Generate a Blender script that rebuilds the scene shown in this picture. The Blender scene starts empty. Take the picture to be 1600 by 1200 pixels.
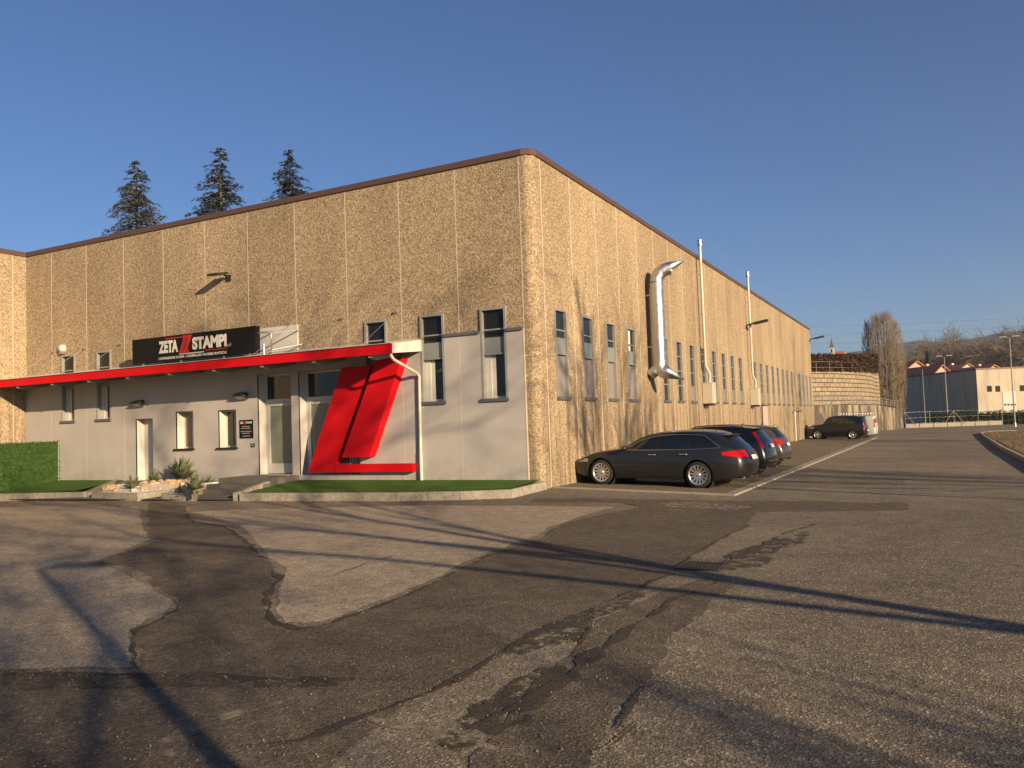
import bpy, bmesh, math, random
from mathutils import Vector, Matrix, noise
from mathutils.geometry import tessellate_polygon
random.seed(7)
R = math.radians
S = bpy.context.scene
COL = S.collection

# ------------------------------------------------------------------ camera
CAM = Vector((9.17403317, -19.2706227, 1.6))
XR = Vector((0.88674893, 0.46088804, -0.03547597))    # camera right in the world
YU = Vector((0.05429075, -0.02762531, 0.99814295))    # camera up
ZB = Vector((0.45905212, -0.88702821, -0.04951867))   # camera back
FPX = 1268.3158
cd = bpy.data.cameras.new("camera")
cam = bpy.data.objects.new("camera", cd)
COL.objects.link(cam)
mw = Matrix.Identity(4)
for i in range(3):
    mw[i][0] = XR[i]; mw[i][1] = YU[i]; mw[i][2] = ZB[i]; mw[i][3] = CAM[i]
cam.matrix_world = mw
cd.sensor_width = 36.0
cd.lens = 36.0 * FPX / 1600.0
cd.clip_start = 0.05
cd.clip_end = 9000
S.camera = cam

# ------------------------------------------------------------------ sky, sun, exposure
SUN_EL = R(15.3)
SUN_TO = Vector((0.895 * math.cos(SUN_EL), -0.446 * math.cos(SUN_EL), math.sin(SUN_EL)))
W = bpy.data.worlds.new("World")
S.world = W
W.use_nodes = True
nt = W.node_tree
sky = nt.nodes.new("ShaderNodeTexSky")
sky.sky_type = 'NISHITA'
sky.sun_disc = False
sky.sun_elevation = SUN_EL
sky.sun_rotation = math.atan2(SUN_TO.x, SUN_TO.y)
sky.altitude = 300
sky.air_density = 1.0
sky.dust_density = 1.0
sky.ozone_density = 3.0
bg = nt.nodes["Background"]
bg.inputs[1].default_value = 0.051
tint = nt.nodes.new("ShaderNodeMix"); tint.data_type = 'RGBA'; tint.blend_type = 'MULTIPLY'; tint.inputs[0].default_value = 1
tint.inputs[7].default_value = (.60, .79, 1.05, 1)
nt.links.new(sky.outputs[0], tint.inputs[6]); nt.links.new(tint.outputs[2], bg.inputs[0])
sl = bpy.data.lights.new("sun", 'SUN')
sl.energy = 5.0
sl.angle = R(0.5)
sl.color = (1.0, 0.76, 0.47)
sun = bpy.data.objects.new("sun", sl)
COL.objects.link(sun)
sun.rotation_euler = SUN_TO.to_track_quat('Z', 'Y').to_euler()
S.view_settings.view_transform = 'Standard'
S.view_settings.look = 'None'
S.view_settings.gamma = 1
S.view_settings.use_curve_mapping = False
S.view_settings.exposure = 1.05
S.cycles.max_bounces = 6
S.cycles.diffuse_bounces = 2
S.cycles.transparent_max_bounces = 8

# ------------------------------------------------------------------ geometry helpers
def cl(v, a, b): return max(a, min(b, v))
def zg(x, y):
    return -.13 - .026 * cl(max(x, -1.2 * y), 0, 5) - .0055 * cl(y, 0, 110)
def ray(px, py):
    return (XR * (px - 800) - YU * (py - 600) - ZB * FPX)
def at(px, py, Y):
    d = ray(px, py); t = (Y - CAM.y) / d.y
    return CAM + d * t
def side(px, py, X=0.0):
    d = ray(px, py); t = (X - CAM.x) / d.x
    return CAM + d * t
def gz(px, py, z):
    d = ray(px, py); return CAM + d * ((z - CAM.z) / d.z)
def G(px, py, dz=0.0):
    z = -.2
    for i in range(50):
        P = gz(px, py, z + dz); z = .5 * z + .5 * zg(P.x, P.y)
    return P

class MB:
    def __init__(s): s.v = []; s.f = []; s.m = []; s.sm = []
    def add(s, vs, fs, mi=0, smooth=False):
        b = len(s.v); s.v += [tuple(v) for v in vs]
        for f in fs:
            s.f.append([b + i for i in f]); s.m.append(mi); s.sm.append(smooth)
    def quad(s, a, b, c, d, mi=0): s.add([a, b, c, d], [(0, 1, 2, 3)], mi)
    def box(s, x0, x1, y0, y1, z0, z1, mi=0):
        x0, x1 = sorted((x0, x1)); y0, y1 = sorted((y0, y1)); z0, z1 = sorted((z0, z1))
        v = [(x0, y0, z0), (x1, y0, z0), (x1, y1, z0), (x0, y1, z0), (x0, y0, z1), (x1, y0, z1), (x1, y1, z1), (x0, y1, z1)]
        s.add(v, [(0, 3, 2, 1), (4, 5, 6, 7), (0, 1, 5, 4), (1, 2, 6, 5), (2, 3, 7, 6), (3, 0, 4, 7)], mi)
    def obox(s, c, ax, ay, az, mi=0):   # oriented box: centre and three half-vectors
        c = Vector(c); ax = Vector(ax); ay = Vector(ay); az = Vector(az)
        v = [c + i * ax + j * ay + k * az for k in (-1, 1) for i, j in ((-1, -1), (1, -1), (1, 1), (-1, 1))]
        s.add(v, [(0, 3, 2, 1), (4, 5, 6, 7), (0, 1, 5, 4), (1, 2, 6, 5), (2, 3, 7, 6), (3, 0, 4, 7)], mi)
    def prism(s, pts, off, mi=0):       # polygon extruded by a vector, with caps
        n = len(pts); off = Vector(off)
        p = [Vector(q) for q in pts]; v = p + [q + off for q in p]
        tr = tessellate_polygon([p])
        nrm = sum(((p[t[1]] - p[t[0]]).cross(p[t[2]] - p[t[0]]) for t in tr), Vector())
        fl = nrm.dot(off) > 0
        f = []
        for t in tr:
            t = tuple(t)
            f.append(tuple(reversed(t)) if fl else t)
            u = tuple(i + n for i in t)
            f.append(u if fl else tuple(reversed(u)))
        for i in range(n):
            j = (i + 1) % n; q = (i, j, j + n, i + n)
            f.append(q)
        s.add(v, f, mi)
    def sheet(s, pts, mi=0):
        p = [Vector(q) for q in pts]
        f = []
        for t in tessellate_polygon([p]):
            a, b, c = (p[i] for i in t)
            f.append(tuple(t) if (b - a).cross(c - a).z > 0 else tuple(reversed(t)))
        s.add(p, f, mi)
    def tube(s, path, rad, n=8, mi=0, caps=True, smooth=True, flat=1.0):
        path = [Vector(p) for p in path]
        if not isinstance(rad, (list, tuple)): rad = [rad] * len(path)
        vs = []; up = None
        for i, p in enumerate(path):
            if i == 0: t = path[1] - path[0]
            elif i == len(path) - 1: t = path[-1] - path[-2]
            else: t = (path[i + 1] - p).normalized() + (p - path[i - 1]).normalized()
            t.normalize()
            if up is None:
                up = Vector((0, 0, 1)) if abs(t.z) < .9 else Vector((1, 0, 0))
            a = t.cross(up)
            if a.length < 1e-4: a = t.cross(Vector((0, 1, 0)))
            a.normalize(); b = a.cross(t).normalized(); up = b
            for k in range(n):
                an = 2 * math.pi * k / n
                vs.append(p + (a * math.cos(an) + b * math.sin(an) * flat) * rad[i])
        fs = []
        for i in range(len(path) - 1):
            for k in range(n):
                k2 = (k + 1) % n
                fs.append((i * n + k, (i + 1) * n + k, (i + 1) * n + k2, i * n + k2))
        s.add(vs, fs, mi, smooth)
        if caps:
            m = len(path) - 1
            s.add([vs[k] for k in range(n)], [tuple(range(n))], mi)
            s.add([vs[m * n + k] for k in range(n)], [tuple(reversed(range(n)))], mi)
    def lathe(s, prof, c, axis='y', n=32, mi=0, smooth=True):  # prof: (radius, along)
        vs = []; fs = []
        for (r, h) in prof:
            for k in range(n):
                a = 2 * math.pi * k / n
                if axis == 'y': vs.append((c[0] + r * math.cos(a), c[1] + h, c[2] + r * math.sin(a)))
                else: vs.append((c[0] + r * math.cos(a), c[1] + r * math.sin(a), c[2] + h))
        for i in range(len(prof) - 1):
            for k in range(n):
                k2 = (k + 1) % n
                fs.append((i * n + k, i * n + k2, (i + 1) * n + k2, (i + 1) * n + k))
        s.add(vs, fs, mi, smooth)
    def ball(s, c, r, n=10, mi=0, jit=0, seed=0, sc=(1, 1, 1)):
        rr = random.Random(seed); vs = []; fs = []
        for i in range(n // 2 + 1):
            th = math.pi * i / (n // 2)
            for k in range(n):
                a = 2 * math.pi * k / n
                q = r * (1 + (rr.uniform(-jit, jit) if 0 < i < n // 2 else 0))
                vs.append((c[0] + q * sc[0] * math.sin(th) * math.cos(a), c[1] + q * sc[1] * math.sin(th) * math.sin(a), c[2] + q * sc[2] * math.cos(th)))
        for i in range(n // 2):
            for k in range(n):
                k2 = (k + 1) % n
                fs.append((i * n + k, (i + 1) * n + k, (i + 1) * n + k2, i * n + k2))
        s.add(vs, fs, mi, jit == 0)
    def build(s, name, mats, parent=None, loc=None, fix=False):
        me = bpy.data.meshes.new(name)
        o = bpy.data.objects.new(name, me)
        off = Vector((0, 0, 0))
        if parent is not None:
            off = world_loc(parent)
        elif loc is not None:
            off = Vector(loc); o.location = off
        me.from_pydata([tuple(Vector(v) - off) for v in s.v], [], s.f)
        if not isinstance(mats, (list, tuple)): mats = [mats]
        for m in mats: me.materials.append(m)
        me.polygons.foreach_set("material_index", s.m)
        me.polygons.foreach_set("use_smooth", s.sm)
        me.validate(); me.update()
        if fix:
            bm = bmesh.new(); bm.from_mesh(me)
            bmesh.ops.remove_doubles(bm, verts=bm.verts, dist=1e-4)
            bmesh.ops.recalc_face_normals(bm, faces=bm.faces)
            bm.to_mesh(me); bm.free()
        COL.objects.link(o)
        if parent is not None: o.parent = parent
        return o

def world_loc(o):
    l = Vector((0, 0, 0))
    while o is not None:
        l = l + o.location; o = o.parent
    return l
def tag(o, label, cat, group=None, kind=None):
    o["label"] = label; o["category"] = cat
    if group: o["group"] = group
    if kind: o["kind"] = kind
    return o
def thing(name, label, cat, loc=(0, 0, 0), group=None):
    o = bpy.data.objects.new(name, None); COL.objects.link(o)
    o.location = loc; o.empty_display_size = .2
    return tag(o, label, cat, group)
def struct(o):
    o["kind"] = "structure"; return o
def copy_tree(o, parent=None):
    c = o.copy(); COL.objects.link(c)
    if parent is not None: c.parent = parent
    for ch in [x for x in COL.objects if x.parent == o]:
        copy_tree(ch, c)
    return c

# ------------------------------------------------------------------ materials
K = .66   # keeps every paint and stone at its real albedo for this exposure
def sc3(c, k=None):
    k = K if k is None else k
    return tuple(x * k for x in c)
def mat(name, col=(.5, .5, .5), rough=.6, metal=0.0, spec=.5, coat=0.0, emis=None):
    m = bpy.data.materials.new(name); m.use_nodes = True
    b = m.node_tree.nodes["Principled BSDF"]
    b.inputs["Base Color"].default_value = (*(col if metal > .6 else sc3(col)), 1)
    b.inputs["Roughness"].default_value = rough
    b.inputs["Metallic"].default_value = metal
    b.inputs["Specular IOR Level"].default_value = spec
    b.inputs["Coat Weight"].default_value = coat
    return m
class NT:
    def __init__(s, m): s.t = m.node_tree; s.b = s.t.nodes["Principled BSDF"]; s.geo = s.t.nodes.new("ShaderNodeNewGeometry")
    def n(s, t, **k):
        x = s.t.nodes.new(t)
        for a, b in k.items(): setattr(x, a, b)
        return x
    def l(s, a, b): s.t.links.new(a, b)
    def pos(s, sc=(1, 1, 1)):
        x = s.n("ShaderNodeVectorMath", operation='MULTIPLY'); s.l(s.geo.outputs["Position"], x.inputs[0]); x.inputs[1].default_value = sc
        return x.outputs[0]
    def noise(s, scale, det=4, rough=.55, v=None, dist=0.0):
        x = s.n("ShaderNodeTexNoise"); x.inputs["Scale"].default_value = scale; x.inputs["Detail"].default_value = det
        x.inputs["Roughness"].default_value = rough; x.inputs["Distortion"].default_value = dist
        s.l(v if v is not None else s.geo.outputs["Position"], x.inputs["Vector"]); return x.outputs["Fac"]
    def vor(s, scale, v=None, feature='F1', out="Distance"):
        x = s.n("ShaderNodeTexVoronoi", feature=feature); x.inputs["Scale"].default_value = scale
        s.l(v if v is not None else s.geo.outputs["Position"], x.inputs["Vector"]); return x.outputs[out]
    def ramp(s, f, stops, interp='LINEAR'):
        x = s.n("ShaderNodeValToRGB"); x.color_ramp.interpolation = interp
        e = x.color_ramp.elements
        while len(e) < len(stops): e.new(.5)
        for i, (p, c) in enumerate(stops):
            e[i].position = p
            e[i].color = (c, c, c, 1) if isinstance(c, (int, float)) else (*sc3(c), 1)
        s.l(f, x.inputs[0]); return x.outputs[0]
    def mix(s, f, a, b, mode='MIX'):
        x = s.n("ShaderNodeMix", data_type='RGBA', blend_type=mode)
        for sock, v in ((x.inputs[0], f), (x.inputs[6], a), (x.inputs[7], b)):
            if isinstance(v, (int, float)): sock.default_value = v
            elif isinstance(v, tuple): sock.default_value = (*sc3(v), 1)
            else: s.l(v, sock)
        return x.outputs[2]
    def math(s, op, a, b=0.0, clamp=False):
        x = s.n("ShaderNodeMath", operation=op, use_clamp=clamp)
        for sock, v in ((x.inputs[0], a), (x.inputs[1], b)):
            if isinstance(v, (int, float)): sock.default_value = v
            else: s.l(v, sock)
        return x.outputs[0]
    def sep(s):
        x = s.n("ShaderNodeSeparateXYZ"); s.l(s.geo.outputs["Position"], x.inputs[0]); return x.outputs
    def bump(s, h, strength=.5, dist=.01):
        x = s.n("ShaderNodeBump"); x.inputs["Strength"].default_value = strength; x.inputs["Distance"].default_value = dist
        s.l(h, x.inputs["Height"]); s.l(x.outputs[0], s.b.inputs["Normal"])
    def col(s, c): s.l(c, s.b.inputs["Base Color"])
    def rough(s, c): s.l(c, s.b.inputs["Roughness"])

# exposed aggregate concrete
M_PEB = mat("pebble_concrete", rough=.9, spec=.15)
t = NT(M_PEB)
v1 = t.vor(33, out="Color"); gr = t.n("ShaderNodeRGBToBW"); t.l(v1, gr.inputs[0])
c = t.ramp(gr.outputs[0], [(.12, (.23, .158, .09)), (.3, (.37, .268, .165)), (.55, (.475, .36, .232)), (.75, (.565, .44, .30)), (.93, (.74, .63, .47))])
big = t.noise(.45, 4, .6, t.pos((1, 1, .35)))
c = t.mix(1.0, c, t.ramp(big, [(.3, .8), (.7, 1.12)]), 'MULTIPLY')
fine = t.noise(9, 5, .7)
c = t.mix(1.0, c, t.ramp(fine, [(.3, .82), (.7, 1.1)]), 'MULTIPLY')
xy = t.sep()
pid = t.math('ADD', t.math('FLOOR', t.math('DIVIDE', t.math('ADD', xy[0], .38), 1.99)), t.math('MULTIPLY', t.math('FLOOR', t.math('DIVIDE', t.math('SUBTRACT', xy[1], .55), 1.99)), 7.3))
wn = t.n("ShaderNodeTexWhiteNoise", noise_dimensions='1D'); t.l(pid, wn.inputs[1])
c = t.mix(1.0, c, t.ramp(wn.outputs[0], [(0.0, .90), (1.0, 1.06)]), 'MULTIPLY')
# damp streaks running down the lower wall and green-black dirt
xyz = t.sep()
st = t.noise(1.0, 4, .65, t.pos((2.6, 2.6, .14)), .3)
low = t.n("ShaderNodeMapRange"); low.inputs[1].default_value = 3.4; low.inputs[2].default_value = 1.6; t.l(xyz[2], low.inputs[0])
stm = t.math('MULTIPLY', t.ramp(st, [(.47, 0.0), (.62, 1.0)]), low.outputs[0])
c = t.mix(t.math('MULTIPLY', stm, .72), c, (.13, .10, .075))
t.col(c)
t.bump(t.vor(33), .55, .008)

M_SEAL = mat("joint_sealant", (.68, .58, .46), .8)
M_PLAS = mat("grey_cladding", rough=.75, spec=.25)
t = NT(M_PLAS)
c = t.mix(t.ramp(t.noise(.7, 4, .55), [(.3, 0.0), (.7, 1.0)]), (.53, .49, .465), (.60, .56, .53))
xyz = t.sep()
low = t.n("ShaderNodeMapRange"); low.inputs[1].default_value = .9; low.inputs[2].default_value = .1; t.l(xyz[2], low.inputs[0])
c = t.mix(t.math('MULTIPLY', low.outputs[0], t.ramp(t.noise(3, 5, .6), [(.4, 0.0), (.75, .45)])), c, (.3, .25, .2))
t.col(c); t.bump(t.noise(60, 3), .15, .003)
M_WHITE = mat("white_render", (.74, .70, .64), .75, spec=.25)
t = NT(M_WHITE); t.col(t.mix(t.noise(1.2, 4), (.70, .66, .60), (.78, .74, .68)))
M_CAP = mat("brown_metal_cap", (.15, .085, .058), .5, .2)
M_RED = mat("red_metal", rough=.6, spec=.15)
t = NT(M_RED); t.col(t.mix(t.noise(2.2, 3), (.70, .004, .010), (.80, .007, .016)))
M_GREYM = mat("grey_frame_metal", (.40, .385, .36), .5, .2)
M_POST = mat("dull_galvanised_post", (.36, .34, .31), .65, .2)
M_LEAD = mat("lead_flashing", (.23, .23, .26), .5, .5)
M_WFRAME = mat("white_frame", (.72, .70, .64), .5)
M_GLASS = mat("dark_glass", (.012, .014, .016), .04, spec=.7)
M_GLASSD = mat("dark_glass_dull", (.018, .016, .014), .18, spec=.35)
M_SPAN = mat("spandrel_panel", (.27, .30, .29), .35)
M_BLIND = mat("closed_blind", rough=.55)
t = NT(M_BLIND); t.col(t.ramp(t.n("ShaderNodeTexWave").outputs[0], [(0, (.30, .27, .27)), (1, (.36, .32, .32))]))
M_TANPANE = mat("boarded_pane", (.30, .25, .18), .5)
M_FROST = mat("frosted_green_glass", (.24, .27, .21), .22, spec=.6)
M_TRANS = mat("transom_glass", (.035, .04, .038), .08, spec=.7)
M_STEEL = mat("galvanised_steel", (.56, .56, .56), .2, 1.0)
t = NT(M_STEEL); t.rough(t.ramp(t.noise(7, 3), [(.3, .3), (.7, .5)])); t.bump(t.noise(5, 2), .25, .02)
M_STEELD = mat("zinc_steel", (.5, .5, .5), .45, .9)
M_DKMET = mat("dark_metal", (.05, .045, .04), .5, .4)
M_BEIGE = mat("beige_enamel", (.66, .58, .46), .5)
M_PIPEW = mat("painted_pipe", (.74, .68, .58), .4)
M_BLACK = mat("black_board", (.010, .010, .012), .6, spec=.15)
M_LETW = mat("white_letters", (.80, .77, .70), .5)
M_LETR = mat("red_letters", (.55, .01, .015), .5)
M_LETG = mat("grey_letters", (.36, .35, .33), .5)
M_KERB = mat("stone_kerb", rough=.85, spec=.2)
t = NT(M_KERB)
c = t.mix(t.ramp(t.noise(6, 6, .7), [(.35, 0.0), (.65, 1.0)]), (.22, .19, .155), (.46, .41, .34))
c = t.mix(t.ramp(t.noise(40, 3), [(.45, 0.0), (.6, .6)]), c, (.55, .5, .42)); t.col(c); t.bump(t.noise(30, 5), .6, .01)
M_CONC = mat("concrete", rough=.85, spec=.2)
t = NT(M_CONC); c = t.mix(t.noise(2.5, 6, .65), (.30, .265, .215), (.47, .42, .345)); t.col(c); t.bump(t.noise(20, 5), .4, .008)
M_PAINT = mat("worn_white_paint", rough=.7)
t = NT(M_PAINT); t.col(t.mix(t.ramp(t.noise(5, 6, .75), [(.42, 0.0), (.58, 1.0)]), (.24, .215, .18), (.62, .58, .5)))
M_LAWN = mat("artificial_turf", rough=.95, spec=.1)
t = NT(M_LAWN); t.col(t.mix(t.noise(70, 4, .8), (.055, .13, .02), (.14, .27, .05))); t.bump(t.noise(120, 3), 1.0, .02)
M_STEP = mat("dark_stone_step", rough=.6)
t = NT(M_STEP); t.col(t.mix(t.noise(9, 5), (.10, .09, .08), (.19, .17, .15)))
M_CHIP = mat("white_stone_chips", rough=.9)
t = NT(M_CHIP); b_ = t.vor(22, out="Color"); g2 = t.n("ShaderNodeRGBToBW"); t.l(b_, g2.inputs[0]); t.col(t.ramp(g2.outputs[0], [(.1, (.6, .48, .36)), (.6, (1.0, .9, .74))])); t.bump(t.vor(22), 1, .03)
M_ROCKO = mat("orange_rock", rough=.9)
t = NT(M_ROCKO); t.col(t.mix(t.noise(8, 5), (.5, .28, .12), (.66, .47, .3))); t.bump(t.noise(14, 5), 1, .03)
M_ROCKW = mat("pale_rock", rough=.9)
t = NT(M_ROCKW); t.col(t.mix(t.noise(8, 5), (.5, .40, .3), (.72, .62, .5))); t.bump(t.noise(14, 5), 1, .03)

def asphalt(name, dark, lite, spk, spark=.5, patchy=.5):
    m = mat(name, rough=.92, spec=.2); t = NT(m)
    c = t.mix(t.ramp(t.noise(.55, 6, .62, dist=.4), [(.36, 0.0), (.64, 1.0)]), dark, lite)
    c = t.mix(t.math('MULTIPLY', t.ramp(t.noise(.13, 5, .6), [(.4, 0.0), (.62, 1.0)]), patchy), c, tuple(x * .62 for x in dark))
    a = t.vor(62, out="Color"); g_ = t.n("ShaderNodeRGBToBW"); t.l(a, g_.inputs[0])
    c = t.mix(1.0, c, t.ramp(g_.outputs[0], [(.15, .55), (.6, 1.05), (.85, 1.35)]), 'MULTIPLY')
    c = t.mix(t.math('MULTIPLY', t.ramp(g_.outputs[0], [(.80, 0.0), (.88, 1.0)]), spark), c, spk)
    c = t.mix(1.0, c, t.ramp(t.noise(5.0, 6, .7), [(.3, .72), (.7, 1.18)]), 'MULTIPLY')
    t.col(c)
    h = t.math('ADD', t.vor(62), t.math('MULTIPLY', t.noise(12, 4), .8))
    t.bump(h, .5, .008)
    return m
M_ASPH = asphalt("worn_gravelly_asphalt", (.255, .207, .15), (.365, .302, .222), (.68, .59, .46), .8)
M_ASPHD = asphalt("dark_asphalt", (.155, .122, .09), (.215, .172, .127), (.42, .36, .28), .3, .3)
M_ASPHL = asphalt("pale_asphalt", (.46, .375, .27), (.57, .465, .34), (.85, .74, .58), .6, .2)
M_PARK = asphalt("parking_asphalt", (.22, .172, .12), (.30, .24, .17), (.5, .42, .31), .4, .4)
M_TAR = mat("tar_crack", (.035, .027, .02), .9)
t = NT(M_TAR); t.col(t.mix(t.noise(14, 5, .7), (.028, .021, .016), (.085, .064, .046)))
M_PALE = mat("pale_dust", rough=.95); t = NT(M_PALE); t.col(t.mix(t.noise(7, 6, .7), (.26, .205, .145), (.42, .34, .25)))
def worn(m, sc, lo, hi):
    t = NT(m); t.l(t.ramp(t.noise(sc, 7, .8), [(lo, 0.0), (hi, 1.0)]), t.b.inputs["Alpha"])
worn(M_TAR, 17, .36, .47)
M_PALE2 = mat("loose_stone", (.30, .245, .18), .9)
worn(M_PALE, 7, .42, .58)
M_TARS = mat("tar_spots", rough=.9); t = NT(M_TARS); t.col(t.mix(t.noise(14, 5, .7), (.035, .027, .02), (.10, .078, .055))); worn(M_TARS, 6, .46, .56)
M_DRY = mat("dry_grass", rough=.95); t = NT(M_DRY)
t.col(t.mix(t.ramp(t.noise(2.5, 6, .7), [(.35, 0.0), (.65, 1.0)]), (.12, .10, .035), (.34, .22, .09))); t.bump(t.noise(18, 6), 1, .05)
M_FIELD = mat("field", rough=.95); t = NT(M_FIELD); t.col(t.mix(t.noise(.15, 6, .7), (.09, .085, .035), (.2, .155, .075)))
M_BARK = mat("bark", rough=.9); t = NT(M_BARK); t.col(t.mix(t.noise(8, 5), (.09, .07, .05), (.2, .16, .115)))
M_TWIG = mat("bare_twigs", (.17, .125, .085), .9)
M_TWIGP = mat("poplar_twigs", (.34, .255, .165), .9)
M_TWIGD = mat("far_twigs", (.22, .17, .13), .9)

def leafmat(name, a, b, sc=1.5):
    m = mat(name, rough=.8, spec=.2); t = NT(m)
    t.col(t.mix(t.ramp(t.noise(sc, 4, .7), [(.35, 0.0), (.65, 1.0)]), a, b)); return m
M_CED = leafmat("cedar_needles", (.035, .05, .035), (.085, .10, .06))
M_CED2 = leafmat("grey_cedar_needles", (.09, .10, .08), (.17, .17, .12))
M_SCREEN = leafmat("artificial_hedge", (.06, .14, .03), (.18, .33, .09), 7)
M_HEDGE = leafmat("dark_hedge", (.02, .03, .012), (.06, .07, .025), 2)
M_BEECH = leafmat("brown_hedge", (.035, .022, .014), (.13, .07, .04), 3)
M_YUC = leafmat("yucca_leaf", (.10, .13, .06), (.24, .27, .15), 9)

# ------------------------------------------------------------------ ground, forecourt, parking
def strip_grid(name, xs, ys, dz, m, inside=lambda x, y: True):
    b = MB(); nx = len(xs)
    b.v = [(x, y, zg(x, y) + dz) for y in ys for x in xs]
    for j in range(len(ys) - 1):
        for i in range(nx - 1):
            if inside((xs[i] + xs[i + 1]) / 2, (ys[j] + ys[j + 1]) / 2):
                b.f.append((j * nx + i, j * nx + i + 1, (j + 1) * nx + i + 1, (j + 1) * nx + i)); b.m.append(0); b.sm.append(True)
    return struct(b.build(name, m))
xs = [-4000, -800, -300, -120, -60, -30, -15, -5, 0, 1, 2, 3, 4, 5, 8, 12, 20, 40, 80, 200, 600, 3000]
ys = [-300, -80, -30, -12, -5, -4.17, -3.3, -2.5, -1.7, -.8, 0, 5, 10, 20, 30, 40, 55, 70, 90, 110, 150, 300, 800, 2500, 5000]
strip_grid("ground", xs, ys, -.07, M_FIELD)
import itertools
KERB_R = [(12.9, -30), (12.05, -2), (12.0, 10), (12.0, 24.7), (12.3, 45), (12.55, 58), (13.4, 62.0), (15.5, 63.6), (40, 65)]
def kx(y):
    for (x0, y0), (x1, y1) in zip(KERB_R, KERB_R[1:]):
        if y0 <= y <= y1: return x0 + (x1 - x0) * (y - y0) / (y1 - y0)
    return 12
b = MB()
def ground_poly(b, pts, dz, mi=0):
    # clip the polygon into ribbons so that it follows the ground's slope
    bm = bmesh.new()
    vs = [bm.verts.new((p[0], p[1], 0)) for p in pts]
    es = [bm.edges.new((vs[i], vs[(i + 1) % len(vs)])) for i in range(len(vs))]
    bmesh.ops.triangle_fill(bm, use_beauty=True, use_dissolve=False, edges=es)
    for x in [0, 1, 2, 3, 4, 5]:
        bmesh.ops.bisect_plane(bm, geom=bm.verts[:] + bm.edges[:] + bm.faces[:], plane_co=(x, 0, 0), plane_no=(1, 0, 0))
    for y in [-4.167, -3, -2, -1, 0, 20, 50, 80, 110]:
        bmesh.ops.bisect_plane(bm, geom=bm.verts[:] + bm.edges[:] + bm.faces[:], plane_co=(0, y, 0), plane_no=(0, 1, 0))
    for k in range(5):
        x = k + 0.0
    bm.verts.index_update()
    V = [(v.co.x, v.co.y, zg(v.co.x, v.co.y) + dz) for v in bm.verts]
    F = []
    for f in bm.faces:
        ids = [v.index for v in f.verts]
        n = f.normal.z if f.normal.length > 0 else (f.verts[1].co - f.verts[0].co).cross(f.verts[2].co - f.verts[0].co).z
        F.append(ids if n > 0 else ids[::-1])
    bm.free()
    b.add(V, F, mi)
road = [(-60, -45), (40, -45), (40, -20), (12.75, -19)] + KERB_R[1:-1] + [(60, 66), (60, 104), (17.5, 112.5), (5.3, 104.5), (5.0, 96), (-1, 56), (-1, 1), (-5, -1), (-30, -3), (-60, -3)]
bmx = MB(); 
# fine grid for the forecourt so that sheets laid on it follow exactly the same shape
def seq(a, b, n): return [a + (b - a) * i / n for i in range(n + 1)]
gx = [-60, -40] + seq(-30, 0, 15) + seq(.25, 5, 19) + seq(6, 12, 6)
gx_l = sorted(set(gx))
ground_poly(bmx, road, -.004)
struct(bmx.build("forecourt", M_ASPH))

def wig(pts, amp, step, closed=True, seed=0, freq=1.6):
    """subdivide a polyline and displace it with noise"""
    out = []; n = len(pts)
    for i in range(n if closed else n - 1):
        a = Vector((pts[i][0], pts[i][1])); c = Vector((pts[(i + 1) % n][0], pts[(i + 1) % n][1]))
        L = (c - a).length; k = max(1, int(L / step))
        for j in range(k):
            p = a + (c - a) * j / k
            q = Vector((p.x, p.y, seed * 3.1))
            d = Vector((noise.noise(q * freq), noise.noise(q * freq + Vector((31, 7, 0))))) * amp
            d += Vector((noise.noise(q * freq * 5), noise.noise(q * freq * 5 + Vector((3, 17, 0))))) * amp * .45
            out.append((p.x + d.x, p.y + d.y))
    if not closed: out.append((pts[-1][0], pts[-1][1]))
    return out
def gp(px, py):
    P = G(px, py); return (P.x, P.y)
def patch(name, px, m, dz, amp=.12, step=.12, seed=0, world=None):
    pts = world if world else [gp(*p) for p in px]
    b = MB(); ground_poly(b, wig(pts, amp, step, True, seed), dz)
    return struct(b.build(name, m))
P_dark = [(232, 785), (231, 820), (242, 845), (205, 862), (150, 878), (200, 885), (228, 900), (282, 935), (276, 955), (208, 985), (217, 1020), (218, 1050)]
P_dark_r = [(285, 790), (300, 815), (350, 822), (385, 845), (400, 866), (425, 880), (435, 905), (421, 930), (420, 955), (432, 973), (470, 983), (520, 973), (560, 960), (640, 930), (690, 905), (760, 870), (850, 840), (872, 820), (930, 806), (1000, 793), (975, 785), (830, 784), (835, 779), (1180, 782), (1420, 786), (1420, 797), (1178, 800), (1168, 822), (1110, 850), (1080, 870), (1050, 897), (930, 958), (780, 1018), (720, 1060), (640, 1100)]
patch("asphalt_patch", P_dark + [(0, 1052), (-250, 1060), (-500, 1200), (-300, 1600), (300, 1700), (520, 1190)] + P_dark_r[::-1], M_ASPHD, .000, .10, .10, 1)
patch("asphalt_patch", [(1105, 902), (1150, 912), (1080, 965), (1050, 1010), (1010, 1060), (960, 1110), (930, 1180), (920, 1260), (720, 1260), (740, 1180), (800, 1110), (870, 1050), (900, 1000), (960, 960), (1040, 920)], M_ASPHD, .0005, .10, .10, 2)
patch("asphalt_patch", [(300, 800), (380, 795), (640, 790), (820, 790), (960, 792), (920, 803), (860, 822), (840, 836), (750, 868), (680, 902), (630, 925), (550, 955), (500, 972), (450, 972), (432, 950), (440, 915), (450, 890), (420, 868), (400, 845), (375, 820)], M_ASPHL, .0, .06, .10, 3)
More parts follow.
